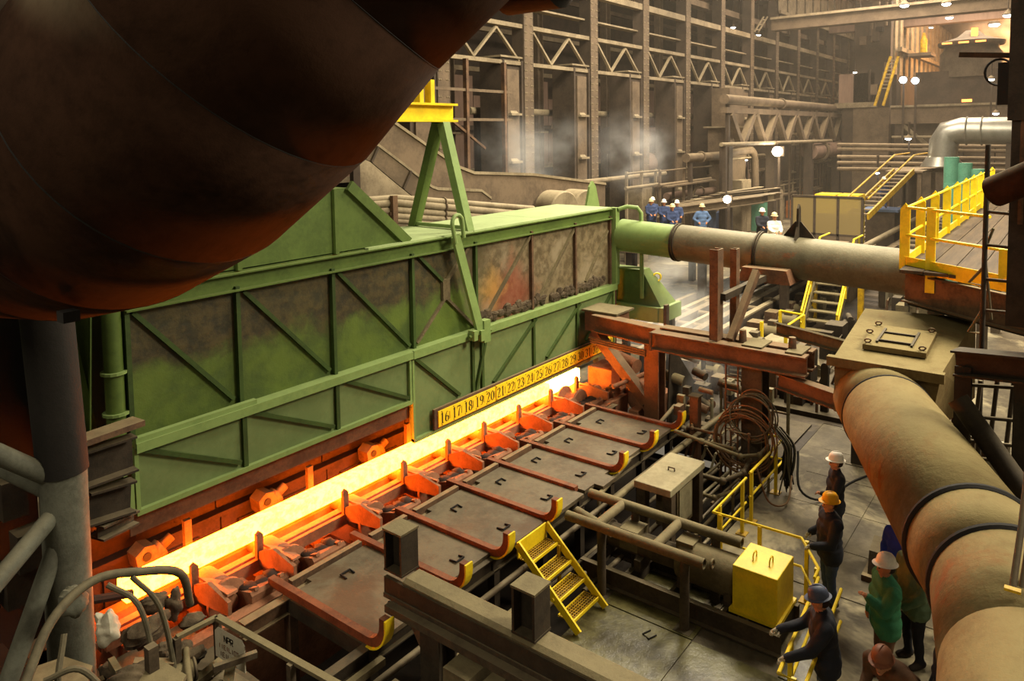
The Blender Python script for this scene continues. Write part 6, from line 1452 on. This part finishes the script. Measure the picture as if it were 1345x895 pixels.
# hose line and scrap
solo(MB().tube(smooth_path([(2.1, 8.4, 1.75), (2.7, 8.9, 1.9), (3.2, 9.3, 2.35), (3.75, 9.5, 2.5), (4.3, 9.5, 2.35), (4.9, 9.6, 2.0), (5.1, 9.75, 1.4)], 6), .055, 10), 'arched_hose', 'hose', 'thick dusty hose arching across the lower left corner', 'hose', None, True)
for i, pts in enumerate(([(4.2, 9.45, 2.35), (4.45, 9.3, 1.9), (4.5, 9.1, 1.2), (4.4, 8.9, .7)], [(3.9, 9.45, 2.4), (4.15, 9.2, 2.1), (4.2, 9.0, 1.4), (4.0, 8.8, .8)], [(3.3, 9.2, 2.2), (3.1, 8.9, 1.7), (3.3, 8.7, 1.2), (3.6, 8.6, .8)], [(3.0, 9.0, 1.9), (3.3, 8.8, 1.95), (3.5, 8.6, 1.5), (3.4, 8.5, .9)])):
    solo(MB().tube(smooth_path(pts, 6), .035, 8), 'drooping_hose', 'hose', 'dusty hose drooping from the arched hose, %s from the right' % ('first', 'second', 'third', 'fourth')[i], 'hose', 'drooping hoses', True)
rod = solo(MB().cyl((3.9, 10.5, 1.75), (4.75, 10.75, 1.35), .06, 8), 'dark_rod', 'black', 'dark rod pointing at the near end of the glowing bar', 'rod', None, True)
for i, (c, s, m, lab) in enumerate((((3.55, 9.6, 2.3), (.17, .14, .2), 'post_grey', 'grey crumpled metal piece against the round post'), ((3.82, 9.35, 1.95), (.15, .14, .2), 'white_paint', 'whitish torn canister beside the round post'), ((4.85, 10.35, 1.3), (.2, .15, .12), 'lump', 'burnt lump at the near tip of the bar'), ((5.1, 10.2, 1.2), (.1, .09, .22), 'lump', 'upright burnt lump just right of the bar tip'), ((4.5, 9.75, 1.35), (.3, .2, .12), 'lump', 'long scale lump under the arched hose'), ((4.0, 9.05, 1.3), (.28, .22, .16), 'lump', 'scale lump left of the sign frame, under the white canister'), ((3.5, 8.65, 1.2), (.22, .24, .14), 'lump', 'scale lump near the bottom edge, farthest left'), ((5.2, 9.8, 1.1), (.2, .16, .1), 'lump', 'flat scale lump beside the nearest roller'))):
    solo(MB().lump(c, *s, i + 5, 26, 18, .3), 'scrap_lump', m, lab, 'scrap', 'scrap in the lower left corner', True)
sb = thing('scrap_bed', 'dark dusty bed of machine parts filling the lower left corner', 'scrap', (3.8, 8.8, -.6))
MB().box(2.2, 5.3, 8.0, 10.4, -.6, .75).build('bed_block', 'steel_dark', sb)
rn = random.Random(91)
for i in range(64):
    x, y, z = rn.uniform(2.4, 4.9), rn.uniform(8.1, 10.2), rn.uniform(.72, 1.25)
    d = V((rn.uniform(-1, 1), rn.uniform(-1, 1), rn.uniform(-.3, .3))).normalized() * rn.uniform(.25, .8)
    if i % 3 == 0: MB().bar((x, y, z), V((x, y, z)) + d, rn.uniform(.06, .16), rn.uniform(.04, .12)).build('bar_scrap', rn.choice(['steel_brown', 'dusty', 'rust']), sb)
    elif i % 3 == 1: MB().cyl((x, y, z), V((x, y, z)) + d, rn.uniform(.03, .08), 10).build('pipe_scrap', rn.choice(['hose', 'dusty', 'steel_brown']), sb, True)
    else: MB().lump((x, y, z), rn.uniform(.07, .16), rn.uniform(.07, .16), rn.uniform(.05, .1), i, 18, 12, .3).build('chunk', rn.choice(['lump', 'steel_dark']), sb, True)
pv = thing('tan_pipe_stub', 'tan pipe stub lying inside the sign frame', 'pipe', (4.8, 9.0, 1.0))
MB().cyl((4.3, 9.15, 1.0), (4.75, 9.0, 1.0), .13, 14).build('stub', 'dusty', pv, True)
MB().torus((4.73, 9.01, 1.0), (.45, -.15, 0), .13, .02, 14, 6).build('rim', 'steel_brown', pv, True)
bp2 = thing('brown_board', 'brown board lying at the bottom left corner', 'board', (3.0, 8.0, 1.3))
MB().prism([at(50, 880, Z=1.7), at(85, 868, Z=1.7), at(122, 880, Z=1.7), at(115, 905, Z=1.7), at(40, 905, Z=1.7)], (0, 0, .05)).build('board_sheet', 'rust', bp2)
MB().box(2.5, 3.1, 7.7, 8.2, .8, 1.7).build('support', 'steel_dark', bp2)
bp3 = thing('tan_plate', 'tan plate with a clamp beside the sign frame at the bottom edge', 'plate', (3.9, 8.0, 1.3))
MB().prism([at(195, 880, Z=1.5), at(212, 872, Z=1.5), at(245, 892, Z=1.5), at(238, 905, Z=1.5), at(180, 905, Z=1.5)], (0, 0, .05)).build('plate_sheet', 'dusty', bp3)
a = at(200, 880, Z=1.55); MB().box(a.x - .06, a.x + .06, a.y - .06, a.y + .06, .7, 1.85).build('clamp', 'steel_brown', bp3)
# sign frame
sf = thing('sign_frame', 'dusty angle-iron frame holding the white notice, lower left', 'frame', (5.2, 8.5, 0))
FZ = 1.45
c0 = at(285, 811, Z=FZ); c1 = at(232, 838, Z=FZ); c2 = at(382, 872, Z=FZ); c3 = at(470, 915, Z=FZ)
MB().bar(c1, c0, .07, .05).build('rail', 'dusty', sf); MB().bar(c0, c3, .09, .05).build('rail', 'dusty', sf)
for c in (c0, c1, c2): MB().box(c.x - .04, c.x + .04, c.y - .04, c.y + .04, -.6, c.z).build('post', 'steel_brown', sf)
MB().bar((c0.x - .1, c0.y, .75), (c3.x - .1, c3.y, .75), .25, .06).build('lower_board', 'steel_brown', sf)
ns = thing('notice_plate', 'small white notice plate with rounded corners and faded red lettering', 'sign', (5.2, 8.9, 1))
d = (c3 - c0).normalized(); nrm = V((d.y, -d.x, 0)); nrm = -nrm if nrm.x > 0 else nrm
o0 = c0 + d * .05 + nrm * .06 + V((0, 0, -.06)); W, Hh = .62, .42
MB().prism([o0 + d * .06, o0 + d * (W - .06), o0 + d * W + V((0, 0, -.06)), o0 + d * W + V((0, 0, -Hh + .0)), o0 + V((0, 0, -Hh)), o0 + V((0, 0, -.06))], nrm * .015).build('plate', 'white_paint', ns)
# faint three-line lettering: block strokes
def strokes(txt, x0, z0, w, h, mat, off):
    mb = MB()
    SEG = {'N': [((0, 0), (0, 1)), ((0, 1), (1, 0)), ((1, 0), (1, 1))], 'P': [((0, 0), (0, 1)), ((0, 1), (1, 1)), ((1, 1), (1, .5)), ((1, .5), (0, .5))], 'R': [((0, 0), (0, 1)), ((0, 1), (1, 1)), ((1, 1), (1, .5)), ((1, .5), (0, .5)), ((.3, .5), (1, 0))], 'I': [((.5, 0), (.5, 1))], 'E': [((0, 0), (0, 1)), ((0, 1), (1, 1)), ((0, .5), (.8, .5)), ((0, 0), (1, 0))], 'L': [((0, 0), (0, 1)), ((0, 0), (1, 0))], 'O': [((0, 0), (0, 1)), ((0, 1), (1, 1)), ((1, 1), (1, 0)), ((1, 0), (0, 0))], 'T': [((.5, 0), (.5, 1)), ((0, 1), (1, 1))]}
    for i, ch in enumerate(txt):
        for a, b in SEG.get(ch, []):
            p = o0 + d * (x0 + i * w * 1.35 + a[0] * w) + V((0, 0, z0 + a[1] * h)) + nrm * off; qv = o0 + d * (x0 + i * w * 1.35 + b[0] * w) + V((0, 0, z0 + b[1] * h)) + nrm * off
            mb.bar(p, qv, w * .28, .004, nrm)
    return mb
strokes('NPR', .2, -.15, .05, .085, 'ink', .017).build('lettering', 'ink', ns)
strokes('IIEILIOT', .08, -.26, .04, .06, 'rust_red', .017).build('lettering', 'rust_red', ns)
strokes('IEILIIT', .1, -.37, .042, .06, 'rust', .017).build('lettering', 'rust', ns)
# rails and beams in the dark pit beyond the sign
for i in range(3):
    solo(MB().bar((5.3, 7.3 - .28 * i, .85 - .2 * i), (6.45, 7.3 - .28 * i, .85 - .2 * i), .1, .1), 'pit_rail', 'dusty', 'dusty rail beside the front girder foot, %s from the top' % ('first', 'second', 'third')[i], 'rail', 'pit rails')
# ================================================================== steam
def steam(name, c, r, dens, lab, color=(.85, .88, .9), seed=0.0):
    k = NT(name + '_vapour_%d' % int(seed)); tc = k.n('ShaderNodeTexCoord')
    ln = k.n('ShaderNodeVectorMath', operation='LENGTH'); k.l(tc.outputs['Object'], ln.inputs[0])
    mp = k.n('ShaderNodeMapping'); mp.inputs['Location'].default_value = (seed, seed * 2, 0); k.l(tc.outputs['Object'], mp.inputs['Vector'])
    n = k.noise(mp.outputs[0], 1.6, 4, .6)
    fall = k.ramp(ln.outputs['Value'], .25, .98, 1.0, 0.0)
    de = k.math('MULTIPLY', k.math('MULTIPLY', k.ramp(n, .42, .72), fall), dens)
    sv = k.n('ShaderNodeVolumeScatter'); sv.inputs['Color'].default_value = color + (1,); k.l(de, sv.inputs['Density']); k.l(sv.outputs[0], k.out.inputs['Volume'])
    mb = MB().lump((0, 0, 0), 1, 1, 1, 1, 16, 10, 0); o = mb.build(name, k.m); o.data.transform(Matrix.Translation(o.location)); o.location = c; o.scale = r
    return tag(o, lab, 'steam', None, 'stuff')
steam('steam_cloud', at(700, 215, Y=20.5), (6.5, 1.8, 3.2), .22, 'bluish steam drifting before the left mill columns', seed=1.0)
steam('steam_cloud', at(835, 200, Y=21.0), (6, 1.8, 3.2), .2, 'bluish steam drifting before the third mill column', seed=4.0)
steam('steam_cloud', (21.5, 10.2, 2.2), (3.4, 2.6, 2.6), .6, 'white steam rising beyond the hood end', seed=7.0)
steam('steam_cloud', (18.6, 7.9, 1.6), (1.4, 1.2, 1.6), .4, 'thin steam beside the orange column', seed=9.0)

steam('smoke_glow', (94, 4.5, 17.5), (7, 8, 5), .4, 'orange-lit smoke above the far furnace', (.9, .8, .7), seed=12.0)

k = NT('hall_haze'); sv = k.n('ShaderNodeVolumeScatter'); sv.inputs['Color'].default_value = (.95, .86, .72, 1); sv.inputs['Density'].default_value = .0009; k.l(sv.outputs[0], k.out.inputs['Volume'])
tag(MB().box(24, 117.5, -13.5, 39.5, .1, 26.5).build('dust_haze', 'hall_haze'), 'thin brownish dust haze hanging in the far hall', 'haze', None, 'stuff')
